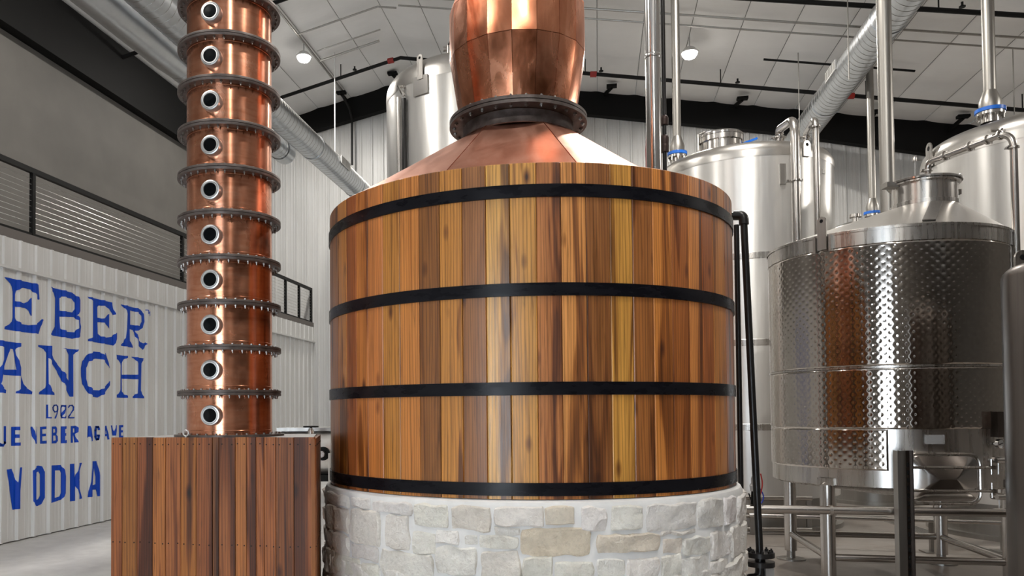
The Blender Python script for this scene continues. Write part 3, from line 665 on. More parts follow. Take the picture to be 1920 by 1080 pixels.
# ================================================================== COPPER COLUMN ON ITS PLANK BOX
CC = L(-1.1379 * 5.3 / 4.5, 5.3); FR, CRD = .337, .278
ZB = 1.512
yf = at(400, 817, 4.85).y
bx = [ony(208, 830, yf).x, ony(590.5, 830, yf).x]; yb = yf + .95; bxr = ony(601.5, 830, yb).x; bxl = bx[0]
box = thing('plank_box', 'waist high box of dark nailed wooden planks under the copper column', 'box', ((bx[0] + bx[1]) / 2, (yf + yb) / 2, 0))
PE = [208, 229, 257, 286, 310, 339, 368, 398, 410, 441, 462, 480, 495, 517, 551, 589.5]
PCOL = [(122,68,38),(128,82,36),(112,60,34),(150,92,46),(138,82,48),(142,88,36),(124,70,40),(70,42,24),(134,80,48),(140,86,44),(128,72,40),(136,78,44),(124,70,38),(92,52,28),(132,76,42)]
PCOL = [toward(c, (142, 82, 42), .35) for c in PCOL]
nails = MB()
def plank(A, B, z0, z1, col, nrm, parent):
    """upright board from plan point A to B, nrm points outwards"""
    d = (B - A).normalized(); wv = (B - A).length; c = (A + B) / 2 - nrm * .011; c.z = (z0 + z1) / 2
    b = random.uniform(-.0015, .0015)
    mb = MB(); vs = []; uv = []
    for z in (z0, z1):
        for s_, o in ((.0012, -.022), (.0012, -.002), (.004, 0), (wv - .004, 0), (wv - .0012, -.002), (wv - .0012, -.022)):
            p = A + d * s_ + nrm * (o + b); vs.append((p.x, p.y, z)); uv.append((s_, z))
    n = 6; fs = [(i, (i + 1) % n, n + (i + 1) % n, n + i) for i in range(n)] + [tuple(range(n)), tuple(range(n, 2 * n))]
    mb.add(vs, fs, uv).build('plank', 'plank_wood', parent, smooth=30, color=lin(col))
    if wv > .05:
        for zz in (z1 - .042, z1 - .655):
            for f in ((.2, .8) if wv > .07 else (.5,)):
                p = A + d * wv * f + nrm * (b + .001); nails.lathe([(0, .001), (.0042, .0006), (.0046, -.001)], (p.x, p.y, zz + random.uniform(-.003, .003)), 8, nrm)
def pp(x, y): return V((x, y, 0))
for i in range(len(PE) - 1):
    A, B = pp(ony(PE[i], 950, yf).x, yf), pp(ony(PE[i + 1], 950, yf).x, yf)
    plank(A, B, 0, ZB - random.uniform(.001, .004), PCOL[i], V((0, -1, 0)), box)
def side(A, B, nrm, n):
    for i in range(n): plank(A.lerp(B, i / n), A.lerp(B, (i + 1) / n), 0, ZB - .012, PCOL[(i * 5 + 3) % 15], nrm, box)
d_ = (pp(bxr, yb) - pp(bx[1], yf)).normalized()
side(pp(bx[1] + .001, yf), pp(bxr, yb), V((d_.y, -d_.x, 0)), 9)
side(pp(bxl, yf), pp(bxl, yb), V((-1, 0, 0)), 9); side(pp(bxl, yb), pp(bxr, yb), V((0, 1, 0)), 14)
nails.build('nails', 'nail_iron', box, kind='stuff')
MB().prism([(bxl + .01, yf + .025, ZB - .025), (bx[1] - .025, yf + .025, ZB - .025), (bxr - .025, yb - .02, ZB - .025), (bxl + .01, yb - .02, ZB - .025)], (0, 0, .018)).build('top_plate', 'grey_plate', box, smooth=0)
q = at(348.5, 800, 4.98); q.z = ZB - .03
eb = MB().tube([q, q + V((0, 0, .035))], .006, 8); eb.tube([q + V((.018 * math.sin(i * PI / 8), 0, .053 - .018 * math.cos(i * PI / 8))) for i in range(17)], .005, 8); eb.build('eye_bolt', 'ring_metal', box)
cl = thing('copper_column', 'tall copper distillation column with bolted ring flanges and round sight glasses', 'column', (CC.x, CC.y, ZB))
cbolts = None
ZF = [2.0926 + .2864 * k_ for k_ in range(-2, 13)]
secm = None; flm = None; btm = None; sgm = None
zero = V((0, 0, 0))
H_ = .2864
mbs = MB().lathe([(CRD - .02, .0), (CRD, .0), (CRD, .02), (CRD + .0015, .021), (CRD + .0015, .028), (CRD, .03), (CRD, H_ - .045), (CRD + .001, H_ - .044), (CRD + .001, H_ - .03), (CRD - .02, H_ - .03)], zero, 96)
secm = mbs.mesh('copper_section', 'column_copper')
flm = MB().lathe([(CRD - .01, -.034), (FR, -.034), (FR + .001, -.031), (FR + .001, -.019), (FR - .004, -.018), (FR - .004, -.016), (FR + .001, -.015), (FR + .001, -.003), (FR, 0), (CRD - .01, 0)], zero, 96).mesh('flange', 'dark_bronze')
mb = MB()
for i in range(32):
    t_ = 2 * PI * i / 32; c = V((.311 * math.cos(t_), .311 * math.sin(t_), -.034))
    mb.lathe([(0, 0), (.0085, 0), (.0085, -.009), (.0045, -.009), (.0045, -.02), (0, -.02)], c, 6); mb.lathe([(0, .043), (.0085, .043), (.0085, .034), (0, .034)], c, 6)
btm = mb.mesh('flange_bolts', 'bolt_steel', smooth=0)
ftm = MB().lathe([(CRD - .01, -.0135), (FR + .02, -.0135), (FR + .02, -.001), (FR + .018, 0), (CRD - .01, 0)], zero, 96).mesh('flange', 'dark_bronze')
mb = MB()
for i in range(32): t_ = 2 * PI * i / 32; mb.lathe([(0, .01), (.0085, .01), (.0085, 0), (0, 0)], V((.325 * math.cos(t_), .325 * math.sin(t_), 0)), 6)
fbm = mb.mesh('flange_bolts', 'bolt_steel', smooth=0)
rg = MB().lathe([(.043, -.02), (.066, -.02), (.066, .020), (.061, .030), (.054, .031), (.052, .027), (.050, .033), (.044, .033), (.043, .024)], zero, 48)
rgm = rg.mesh('sight_glass', 'ring_metal'); glm = MB().lathe([(0, .027), (.044, .026)], zero, 32).mesh('glass', 'dark_glass')
tocam = math.atan2(-CC.y, -CC.x); sga = tocam - math.asin(31 / 81.)
for i, z in enumerate(ZF):
    if i < len(ZF) - 1: link('copper_section', secm, cl, (CC.x, CC.y, z - .001), (0, 0, i * 1.9))
    f_ = link('flange', flm if i else ftm, cl, (CC.x, CC.y, z + .0), (0, 0, .06 * i))
    b_ = bpy.data.objects.new('flange_bolts', btm if i else fbm); COL.objects.link(b_); b_.parent = f_; b_['kind'] = 'stuff'
    if i < len(ZF) - 1:
        n_ = V((math.cos(sga), math.sin(sga), 0))
        sg = link('sight_glass', rgm, cl, V((CC.x, CC.y, z + .125)) + n_ * (CRD + .012), axrot(n_))
        g_ = bpy.data.objects.new('glass', glm); COL.objects.link(g_); g_.parent = sg

# ================================================================== STEEL TANKS
def shelltank(name, label, c, R, zlow, zs, zd, bands, mat='clad_steel', seg=96, group=None):
    """upright tank: cladding from zlow to zs, polished knuckle and dome up to zd"""
    t = thing(name, label, 'tank', (c.x, c.y, 0), group)
    MB().lathe([(R - .02, zlow), (R, zlow), (R, zs)], c, seg).build('shell', mat, t)
    h = zd - zs; k = h * .55
    pr = [(R + .004, zs - .01), (R + .004, zs + k * .3)] + [(R * .86 + (R * .14 + .004) * math.cos(a), zs + k * .3 + k * .7 * math.sin(a)) for a in [PI / 2 * i / 8 for i in range(1, 9)]]
    zk = pr[-1][1]; pr += [(R * .86 * math.cos(a) ** .5 if i < 6 else 0, zk + (zd - zk) * (1 - math.cos(a) ** 1.0)) for i, a in [(i, PI / 2 * i / 6) for i in range(1, 7)]]
    MB().lathe(pr, c, seg).build('domed_top', 'cone_steel', t)
    for z in bands: MB().lathe([(R, z - .045), (R + .004, z - .04), (R + .004, z + .04), (R, z + .045)], c, seg).build('weld_band', 'stainless', t)
    MB().lathe([(R - .06, 0), (R - .06, zlow + .01)], c, seg).build('skirt', 'dull_steel', t)
    MB().lathe([(R - .1, 0), (R + .03, 0), (R + .03, .06), (R - .06, .06)], c, seg).build('base_ring', 'dull_steel', t)
    return t
def lug(parent, p, n, h, w_, mat='stainless', name='lifting_lug'):
    """upright plate with a rounded top and an eye, facing n"""
    n = V((n.x, n.y, 0)).normalized(); t_ = V((-n.y, n.x, 0)); vs = []
    prf = [(-w_ / 2, 0), (w_ / 2, 0)] + [(w_ / 2 * math.cos(a), h - w_ / 2 + w_ / 2 * math.sin(a)) for a in [PI * i / 8 for i in range(9)]]
    mb = MB(); mb.prism([p + t_ * a + V((0, 0, b)) - n * .008 for a, b in prf], n * .016)
    o = mb.build(name, mat, parent, smooth=30)
    MB().lathe([(0, 0), (w_ * .2, 0)], p + V((0, 0, h - w_ / 2)) + n * .0095, 12, n).build('lug_eye', 'black_paint', o)
    return o
def away(c, px, R, side=0):  # point on tank c at pixel column px on its visible side
    a, _ = cylhit(px, 500, c, R); return V((c.x + R * math.cos(a), c.y + R * math.sin(a), 0)), V((math.cos(a), math.sin(a), 0))

# tank behind, right of the still
TB = polar(21.8, 12.9); RB = 1.24
zsB = zat(1573, 312, 11.4); zdB = zsB + .42
tb = shelltank('storage_tank', 'tall pale steel tank directly right of the wooden still, with two looped pipes', TB, RB, .45, zsB, zdB, [zat(1390, 488, 11.2), zat(1410, 645, 11.1), zat(1420, 800, 11.1)])
c = at(1352, 285, 12.0); c.z = 0; mwz = zsB + .42
mw = MB().lathe([(.30, -.25), (.30, .12), (.325, .12), (.325, .19), (.30, .20)], V((c.x, c.y, mwz)), 40).build('manway', 'stainless', tb)
MB().lathe([(.325, .20), (.325, .225), (.30, .25), (.15, .29), (0, .30)], V((c.x, c.y, mwz)), 40).build('lid', 'polished_steel', mw)
hb = V((c.x, c.y, mwz)) + RT * .33
MB().bar(hb + V((0, 0, .12)), hb + RT * .22 + V((0, 0, .20)), .035, .03).build('lever_handle', 'blue_plastic', tb, label='blue lever handle')
MB().lathe([(.03, 0), (.03, .12), (.05, .12), (.05, .15), (0, .15)], hb + RT * .05 + V((0, 0, -.08)), 12).build('valve_body', 'stainless', tb)
hb = V((c.x, c.y, mwz)) - RT * .34
MB().tube([hb + V((0, 0, .02)), hb + V((0, 0, .26)), hb + RT * .1 + V((0, 0, .3))], .018, 8).build('lid_hinge', 'stainless', tb)
def looppipe(parent, pts, r, clamps=()):
    o = MB().tube(fillet(pts, r * 4.5, 7), r, 16).build('loop_pipe', 'pipe_steel', parent)
    for p, ax in clamps: triclamp(o, p, ax, r)
    return o
dz = 10.55
P = [at(1459, 272, dz + .9), at(1461, 243, dz + .9), at(1470, 233, dz + .6), at(1490, 222, dz), at(1493, 470, dz)]
P[4] = V((P[3].x, P[3].y, zat(1493, 470, dz))); P[0] = V((P[1].x, P[1].y, P[0].z))
looppipe(tb, [P[0], P[1], P[3] + V((0, 0, -.0)), P[4]], .058, [(P[1] + V((0, 0, -.12)), V((0, 0, 1))), (V((P[3].x, P[3].y, zat(1490, 340, dz))), V((0, 0, 1)))])
P = [at(1511, 275, dz + 1.0), at(1511, 250, dz + 1.0), at(1529, 221, dz), at(1531, 460, dz)]
P[0] = V((P[1].x, P[1].y, P[0].z)); P[3] = V((P[2].x, P[2].y, P[3].z))
looppipe(tb, P, .042, [(P[1] + V((0, 0, -.06)), V((0, 0, 1))), (P[2] + V((0, 0, -.12)), V((0, 0, 1)))])
p, n = away(TB, 1515, RB); lug(tb, V((p.x, p.y, zsB - .02)) + n * .02, n, .22, .12)
p, n = away(TB, 1470, RB); MB().obox(V((p.x, p.y, zsB - .28)) + n * .01, V((-n.y, n.x, 0)) * .04, n * .012, V((0, 0, .14))).build('name_plate', 'dull_steel', tb, smooth=0)
p, n = away(TB, 1547, RB); MB().obox(V((p.x, p.y, zsB - .18)) + n * .006, V((-n.y, n.x, 0)) * .03, n * .006, V((0, 0, .03))).build('stamp_plate', 'dull_steel', tb, smooth=0)
for v, r in ((933, .035), (968, .022), (992, .03)):
    a, b = at(1392, v, 10.6), at(1522, v + 1, 10.45); MB().tube([a, b], r, 12).build('skid_pipe', 'pipe_steel', tb)
for u in (1410, 1516):
    a = at(u, 933, 10.55); MB().box(a.x - .03, a.x + .03, a.y - .03, a.y + .03, 0, a.z).build('skid_post', 'dull_steel', tb, smooth=0)

# tall tank seen left of the copper dome
TC = polar(3.7, 14.5); RC = 1.70
zsC = zat(729, 195, 14.35); zdC = zsC + .75
tc_ = shelltank('storage_tank', 'tallest pale steel tank, half hidden behind the copper dome', TC, RC, .45, zsC, zdC, [3.2])
p, n = away(TC, 754, RC); q = V((p.x, p.y, 0)) + n * .05
MB().tube([q + V((0, 0, 1)), q + V((0, 0, zsC - .18))], .035, 10).build('side_pipe', 'stainless', tc_)
p, n = away(TC, 764, RC); q = V((p.x, p.y, 0)) + n * .05
MB().tube([q + V((0, 0, 1)), q + V((0, 0, zsC - .25))], .04, 10).build('cable_tray', 'black_pipe', tc_)
MB().tube([q + V((0, 0, zsC - .2)), q + V((0, 0, zsC - .05)) - RT * .1, q + V((0, 0, zsC + .02)) + n * -.2], .03, 10).build('pipe_elbow', 'stainless', tc_)
p, n = away(TC, 792, RC); lug(tc_, V((p.x, p.y, zsC - .02)) + n * .03, n, .42, .12); MB().obox(V((p.x, p.y, zsC - .12)) + n * .015, V((-n.y, n.x, 0)) * .15, n * .012, V((0, 0, .16))).build('lug_pad', 'polished_steel', tc_, smooth=0)
a = at(842, 92, 13.6); q = V((a.x, a.y, zsC + .3))
MB().tube([q, V((a.x, a.y, a.z + .05))], .05, 12).build('vent_stub', 'stainless', tc_); MB().tube([a - RT * .1, a + RT * .1], .04, 10).build('vent_valve', 'stainless', tc_)
MB().tube([a + V((0, 0, .05)), a + RT * .06 + V((0, 0, .2))], .03, 8).build('valve_handle', 'black_paint', tc_)

# big tank at the right edge, behind
TD = polar(38.4, 13.5); RD = 1.5
zsD = zat(1738, 335, 11.4); zdD = zsD + .62
td = shelltank('storage_tank', 'pale steel tank behind the dimpled tank at the right edge, blue ringed pipe on top', TD, RD, .45, zsD, zdD, [2.4])
p, n = away(TD, 1750, RD); lug(td, V((p.x, p.y, zsD - .0)) + n * .02, n, .34, .16)
# small domed tank far behind
TE = polar(29.15, 16.4); RE = .75
zdE = zat(1622, 408, 14.2); te = shelltank('storage_tank', 'small domed steel tank showing between the two larger tanks', TE, RE, .4, zdE - .3, zdE, [])
a = at(1604, 411, 14.1); MB().lathe([(.06, -.2), (.06, 0), (.10, .0), (.10, .05), (0, .06)], V((a.x, a.y, zdE - .02)), 16).build('fill_cap', 'stainless', te)

# vertical pipes from the roof, with reducer and blue ring clamp
def droppipe(label, u, d, r, zb, flare=True, mat='matte_pipe', ztop=None, name='vent_pipe'):
    a = at(u, 300, d); x, y = a.x, a.y; zt = (ztop or roof(x) + .02)
    t = thing(name, label, 'pipe', (x, y, zb)); c = V((x, y, 0))
    if flare:
        MB().lathe([(r, zb + .42), (r, zt)], c, 24).build('pipe', mat, t)
        MB().lathe([(r * 1.7, zb + .20), (r * 1.75, zb + .28), (r * 1.3, zb + .37), (r, zb + .43)], c, 24).build('reducer', mat, t)
        fl_ = MB().lathe([(r, zb + .10), (r * 2.2, zb + .10), (r * 2.2, zb + .135), (r * 1.7, zb + .14), (r * 1.7, zb + .2)], c, 28).build('flange', 'stainless', t)
        MB().lathe([(r * 1.7, zb + .14), (r * 2.35, zb + .14), (r * 2.35, zb + .185), (r * 1.7, zb + .185)], c, 28).build('ring_clamp', 'blue_plastic', t, label='blue ring clamp')
        bm2 = hexbolt(r * .22, .03, 'flange_bolt', 'stainless')
        for i in range(8): link('flange_bolt', bm2, fl_, c + V((r * 2. * math.cos(i * PI / 4), r * 2. * math.sin(i * PI / 4), zb + .10)), (PI, 0, 0))
        MB().lathe([(r * 1.5, zb), (r * 1.5, zb + .1)], c, 24).build('nozzle', 'stainless', t)
    else: MB().lathe([(r, zb), (r, zt)], c, 24).build('pipe', mat, t)
    return t
def dome_z(tc, R, zs, zd, x, y):
    q = math.hypot(x - tc.x, y - tc.y) / R; k = (zd - zs) * .55
    if q > .86: return zs + k * (.3 + .7 * math.sqrt(max(0, 1 - ((q - .86) / .14) ** 2)))
    return zs + k + (zd - zs - k) * (1 - (q / .86) ** 2)
a = at(1270, 300, 12.05); droppipe('steel pipe with blue ring clamp, just right of the shiny pipe', 1270, 12.05, .062, dome_z(TB, RB, zsB, zdB, a.x, a.y) - .01)
droppipe('slim steel pipe with blue ring clamp on the small domed tank', 1634, 14.445, .062, zdE - .03)
a = at(1859, 300, 10.4); droppipe('steel pipe with blue ring clamp on the tank at the right edge', 1859, 10.4, .074, dome_z(TD, RD, zsD, zdD, a.x, a.y) - .01)
# the plain thick pipe: comes down and elbows into the back of the dimpled tank
TA = V((2.82, 8.72, 0)); RA = 1.062
a = at(1663, 300, 9.7); ua = (V((TA.x, TA.y, 0)) - V((a.x, a.y, 0))).normalized()
t = thing('vent_pipe', 'thick plain steel pipe rising to the roof behind the dimpled tank', 'pipe', (a.x, a.y, 2.7))
MB().tube(fillet([V((a.x, a.y, roof(a.x) + .02)), V((a.x, a.y, 2.7)), V((a.x, a.y, 2.7)) + ua * .35], .2, 8), .083, 24).build('pipe', 'matte_pipe', t)
# shiny pipe and black conduit standing just behind the still
a = at(1226.5, 300, 7.35)
t = thing('shiny_pipe', 'shiny wrapped pipe standing just behind the still, reflecting copper', 'pipe', (a.x, a.y, 0))
MB().lathe([(.068, 0), (.068, 3.4), (.064, 3.62), (.070, 3.8), (.068, 4.4), (.070, 5.0), (.070, roof(a.x) - .06)], V((a.x, a.y, 0)), 32).build('jacket', 'polished_steel', t)
MB().lathe([(.0705, 4.93), (.0725, 4.94), (.0725, 4.96), (.0705, 4.97)], V((a.x, a.y, 0)), 32).build('seam_ring', 'polished_steel', t)
b = at(1246.5, 300, 7.45)
t = thing('black_pipe', 'slim black pipe with brown unions beside the shiny pipe', 'pipe', (b.x, b.y, 0))
MB().tube([V((b.x, b.y, 0)), V((b.x, b.y, roof(b.x) - .06))], .021, 14).build('pipe', 'black_pipe', t)
for v in (225, 262, 276): z = zat(1247, v, 7.45); MB().lathe([(.022, -.05), (.038, -.045), (.04, -.0), (.04, .02), (.03, .04), (.022, .045)], V((b.x, b.y, z)), 14).build('union', 'brown_iron', t)
b = at(1214, 300, 7.6)
t = tag(MB().tube([V((b.x, b.y, 0)), V((b.x, b.y, zat(1214, 280, 7.6))), V((b.x + .012, b.y, zat(1215, 235, 7.6)))], .018, 10).build('hose', 'red_plastic'), 'dark red hose left of the shiny pipe', 'hose')

# ------------------------------------------------------------------ the dimple-jacketed tank on legs
ta = thing('dimpled_tank', 'steel tank with dimpled cooling jacket, cone top and tube legs', 'tank', (TA.x, TA.y, 0))
dl = 8.36
zTop = zat(1450, 478, dl); zJ1 = zat(1443, 505, dl); zMid = zat(1443, 702, dl); zJ0 = zat(1450, 866, dl); zBot = zat(1446, 893, dl)
zCut = cylhit(1700, 805, TA, RA)[1]
MB().lathe([(.0, zBot - .16), (.5, zBot - .09), (RA - .05, zBot - .02), (RA - .008, zBot), (RA - .008, zTop)], TA, 128).build('shell', 'stainless', ta)
MB().lathe([(RA - .01, zJ1), (RA + .006, zJ1 + .002), (RA + .006, zTop - .03), (RA + .012, zTop - .03), (RA + .012, zTop - .008), (RA - .01, zTop)], TA, 128).build('top_band', 'stainless', ta)
aC = math.atan2(-TA.y, -TA.x); pv, ph = .073, .0425
def jacket(a0, a1, z0, z1, edge0=True):
    nu = int((a1 - a0) * RA / .0078); nv = int((z1 - z0) / .0078); vs = []; fs = []
    for j in range(nv + 1):
        z = z0 + (z1 - z0) * j / nv
        for i in range(nu + 1):
            t_ = a0 + (a1 - a0) * i / nu; u_ = t_ * RA; c_ = round(u_ / ph); best = 9
            for cc in (c_ - 1, c_, c_ + 1):
                off = .5 * pv * (cc % 2); zz = (z - off) - pv * round((z - off) / pv)
                d2_ = (u_ - cc * ph) ** 2 + zz * zz
                if d2_ < best: best = d2_
            e = min(i, nu - i, j, nv - j)
            h = .0022 * (1 - math.exp(-best / .0085 ** 2)) + .0003 * min(1, best / .030 ** 2) if e > 1 else (-.004 if e == 0 else .001)
            r = RA + h; vs.append((TA.x + r * math.cos(t_), TA.y + r * math.sin(t_), z))
    for j in range(nv):
        for i in range(nu): k_ = j * (nu + 1) + i; fs.append((k_, k_ + 1, k_ + nu + 2, k_ + nu + 1))
    MB().add(vs, fs).build('dimple_jacket', 'jacket_steel', ta, smooth=80)
aCut = cylhit(1666, 850, TA, RA)[0]; aL = aC - 1.85
aCut += 2 * PI if aCut < aC - PI else 0
jacket(aC - 1.75, aC + 1.75, zMid + .012, zJ1)
lo, hi = (aC - 1.75, aCut) if cylhit(1500, 850, TA, RA)[0] < cylhit(1660, 850, TA, RA)[0] else (aCut, aC + 1.75)
jacket(aC - 1.75, aC + 1.75, zCut, zMid - .012); jacket(lo, hi, zJ0, zCut - .002)
MB().lathe([(RA - .005, zMid - .01), (RA + .007, zMid - .006), (RA + .007, zMid + .006), (RA - .005, zMid + .01)], TA, 128).build('seam_bead', 'stainless', ta)
# cone top, eccentric manway
nk = at(1733, 378, TA.dot(FW) + .25); rN = .295; zN = cylhit(1733, 378, V((nk.x, nk.y, 0)), rN)[1] + .0
NC = V((nk.x, nk.y, 0)); n = 96; vs = []; fs = []
for t_ in range(0, 9):
    f_ = t_ / 8
    for k_ in range(n):
        a = 2 * PI * k_ / n; p = V((TA.x + RA * math.cos(a), TA.y + RA * math.sin(a), zTop - .005)).lerp(V((NC.x + rN * math.cos(a), NC.y + rN * math.sin(a), zN)), f_); vs.append(p)
for t_ in range(8):
    for k_ in range(n): fs.append((t_ * n + k_, t_ * n + (k_ + 1) % n, (t_ + 1) * n + (k_ + 1) % n, (t_ + 1) * n + k_))
cn = MB().add(vs, fs).build('cone_top', 'cone_steel', ta)
f0 = V((TA.x + RA * math.cos(aC - .06), TA.y + RA * math.sin(aC - .06), zTop)); f1 = V((NC.x + rN * math.cos(aC - .1), NC.y + rN * math.sin(aC - .1), zN))
u1, u0 = cylhit(1741, 430, TA, RA), None
pa = V((TA.x + RA * math.cos(u1[0]), TA.y + RA * math.sin(u1[0]), zTop)); pb = V((NC.x + rN * math.cos(u1[0]), NC.y + rN * math.sin(u1[0]), zN)); dr = (pb - pa).normalized(); sd_ = V((-math.sin(u1[0]), math.cos(u1[0]), 0)); nn = sd_.cross(dr); nn = nn if nn.z > 0 else -nn
MB().obox(pa.lerp(pb, .5) + nn * .006, sd_ * .055, dr * ((pb - pa).length * .44), nn * .006).build('cone_plate', 'mid_steel', ta, smooth=0)
zL = zat(1733, 345, nk.dot(FW))
mw = MB().lathe([(rN + .012, zN - .01), (rN + .012, zN + .035), (rN, zN + .04), (rN, zL - .015), (rN + .03, zL - .01), (rN + .03, zL + .01)], NC, 64).build('manway', 'stainless', ta)
MB().lathe([(rN + .045, zL + .01), (rN + .045, zL + .028), (rN + .02, zL + .04), (.15, zL + .075), (0, zL + .085)], NC, 64).build('lid', 'polished_steel', mw)
hp = NC + RT * (rN + .05) + V((0, 0, zL))
MB().tube([hp - V((0, 0, .06)), hp + V((0, 0, .05)), hp + RT * .03 + V((0, 0, .12))], .012, 8).build('swing_bolt', 'stainless', mw)
MB().obox(hp + V((0, 0, -.07)), RT * .03, FW * .02, V((0, 0, .025))).build('bolt_bracket', 'stainless', mw, smooth=0)
hp = NC - RT * (rN + .06) + V((0, 0, zL)); MB().obox(hp, RT * .06, FW * .06, V((0, 0, .025))).build('hinge', 'dull_steel', mw, smooth=0)
p, n_ = away(TA, 1546, RA); lug(ta, V((p.x, p.y, zTop - .15)) + n_ * .03, n_, .31, .085, 'dull_steel')
for o_ in (-.075, .075): MB().obox(V((p.x, p.y, zTop - .10)) + V((-n_.y, n_.x, 0)) * o_ + n_ * .02, V((-n_.y, n_.x, 0)) * .012, n_ * .02, V((0, 0, .075))).build('lug_gusset', 'dull_steel', ta, smooth=0)
# legs and braces
LG = [V((2.07, 9.47, 0)), V((2.07, 7.99, 0)), V((3.57, 7.99, 0)), V((3.57, 9.47, 0))]
for p in LG:
    lg = MB().lathe([(0, .10), (.064, .10), (.064, zBot - .0), (.0, zBot + .05)], p, 20).build('leg', 'pipe_steel', ta)
    MB().lathe([(0, 0), (.15, 0), (.15, .015), (.045, .022), (.045, .10)], p, 24).build('foot', 'dull_steel', lg)
    d_ = (p - TA).normalized(); MB().obox(p + V((0, 0, zBot + .03)) - d_ * .02, V((-d_.y, d_.x, 0)) * .08, d_ * .05, V((0, 0, .035))).build('leg_pad', 'stainless', lg, smooth=0)
for i in range(4): MB().tube([LG[i] + V((0, 0, .285)), LG[(i + 1) % 4] + V((0, 0, .285))], .033, 14).build('brace', 'pipe_steel', ta)
# side door
dA, dZ = cylhit(1765, 897, TA, RA); nD = V((math.cos(dA), math.sin(dA), 0)); tD = V((-nD.y, nD.x, 0)); 
if tD.dot(RT) < 0: tD = -tD
cD = V((TA.x, TA.y, 0)) + nD * (RA + .012) + V((0, 0, dZ))
def rrect(w_, h, r, n=6):
    out = []
    for cx, cy, a0 in ((w_ - r, h - r, 0), (-w_ + r, h - r, 90), (-w_ + r, -h + r, 180), (w_ - r, -h + r, 270)):
        for i in range(n + 1): a = math.radians(a0 + 90 * i / n); out.append((cx + r * math.cos(a), cy + r * math.sin(a)))
    return out
def rp(pts, o): return [cD + tD * a + V((0, 0, b)) + nD * o for a, b in pts]
dw, dh = .29, .215
ring_ = rp(rrect(dw, dh, .09), .03); ring_.append(ring_[0]); ring_.append(ring_[1])
dr_ = MB().tube(ring_, .014, 8, False).build('side_door', 'stainless', ta)
lv = [rp(rrect(dw - .015, dh - .015, .08), .0), rp(rrect(dw - .02, dh - .02, .08), .035), rp(rrect(dw - .07, dh - .07, .05), .055), rp(rrect(.07, .004, .003), .105)]
vs = [p for l_ in lv for p in l_]; n = len(lv[0]); fs = [(j * n + i, j * n + (i + 1) % n, (j + 1) * n + (i + 1) % n, (j + 1) * n + i) for j in range(3) for i in range(n)] + [tuple(3 * n + i for i in range(n))]
MB().add(vs, fs).build('door_plate', 'polished_steel', dr_, smooth=25)
for b in (.10, -.10):
    MB().tube([cD + tD * (-dw - .02) + V((0, 0, b)) + nD * .075, cD + tD * (dw + .06) + V((0, 0, b)) + nD * .075], .012, 8).build('door_bar', 'stainless', dr_)
    e = cD + tD * (dw + .08) + V((0, 0, b)) + nD * .05
    MB().tube([e - V((0, 0, .06)), e + V((0, 0, .07))], .009, 8).build('swing_bolt', 'stainless', dr_); MB().obox(e, tD * .03, nD * .03, V((0, 0, .014))).build('bolt_knuckle', 'stainless', dr_, smooth=0)
a_, z_ = cylhit(1753, 824, TA, RA); n2 = V((math.cos(a_), math.sin(a_), 0)); t2 = V((-n2.y, n2.x, 0)); c2 = V((TA.x, TA.y, z_)) + n2 * (RA + .004)
MB().obox(c2, t2 * .075, n2 * .005, V((0, 0, .04))).build('name_plate', 'grey_plate', ta, smooth=0)
a_, z_ = cylhit(1864, 832, TA, RA); n2 = V((math.cos(a_), math.sin(a_), 0)); c2 = V((TA.x, TA.y, z_)) + n2 * RA
gg = MB().lathe([(.012, 0), (.012, .03), (.042, .03), (.042, .06), (.037, .062), (.037, .056)], c2, 24, n2).build('dial_gauge', 'polished_steel', ta)
MB().lathe([(0, .057), (.038, .057)], c2, 24, n2).build('dial', 'dial_face', gg)
t2 = V((-n2.y, n2.x, 0)); MB().obox(c2 + n2 * .059, (t2 + V((0, 0, .3))).normalized() * .028, n2 * .001, V((0, 0, .003))).build('needle', 'black_paint', gg, smooth=0)
MB().obox(c2 + n2 * .05 + V((0, 0, .17)) + RT * .02, RT * .07, FW * .05, V((0, 0, .11))).build('control_box', 'dark_steel', ta, smooth=0)
for v in (862, 930):
    q = V((TA.x, TA.y, cylhit(1866, v, TA, RA)[1])) + n2 * (RA + .05)
    MB().tube([q - n2 * .08, q + n2 * .05], .03, 12).build('outlet_valve', 'polished_steel', ta); MB().tube([q + n2 * .05 - RT * .09, q + n2 * .05 + RT * .09], .024, 12).build('valve_pipe', 'polished_steel', ta)
    MB().tube([q + n2 * .05 - RT * .07, q + n2 * .05 - RT * .07 - V((0, 0, .12))], .008, 8).build('valve_lever', 'stainless', ta)
# arched transfer pipe over its lid
pz = nk.dot(FW) - .05
A = [at(1737, 342, pz), at(1739, 304, pz), at(1901, 294, pz - .83), at(1906, 520, pz - .83)]
A[0] = V((A[1].x, A[1].y, zL + .06)); A[3] = V((A[2].x, A[2].y, 1.1)); A[2].z = A[1].z + .03
tp = thing('transfer_pipe', 'arched polished pipe with clamps running from the cone lid to the right', 'pipe', A[0])
MB().tube(fillet(A, .17, 9), .031, 18).build('pipe', 'pipe_steel', tp)
triclamp(tp, A[0] + V((0, 0, .06)), V((0, 0, 1)), .031)
for f_ in (.22, .52, .72, .86): p = A[1].lerp(A[2], f_); triclamp(tp, p, A[2] - A[1], .031)
triclamp(tp, A[2] + V((0, 0, -.16)), V((0, 0, 1)), .031)
p = A[1].lerp(A[2], .80) + V((0, 0, .06)); MB().tube([p - RT * .04, p + RT * .05, p + RT * .07 + V((0, 0, .02))], .014, 8).build('bleed_valve', 'stainless', tp)
q = A[0] - RT * .13; q.z = zL + .03
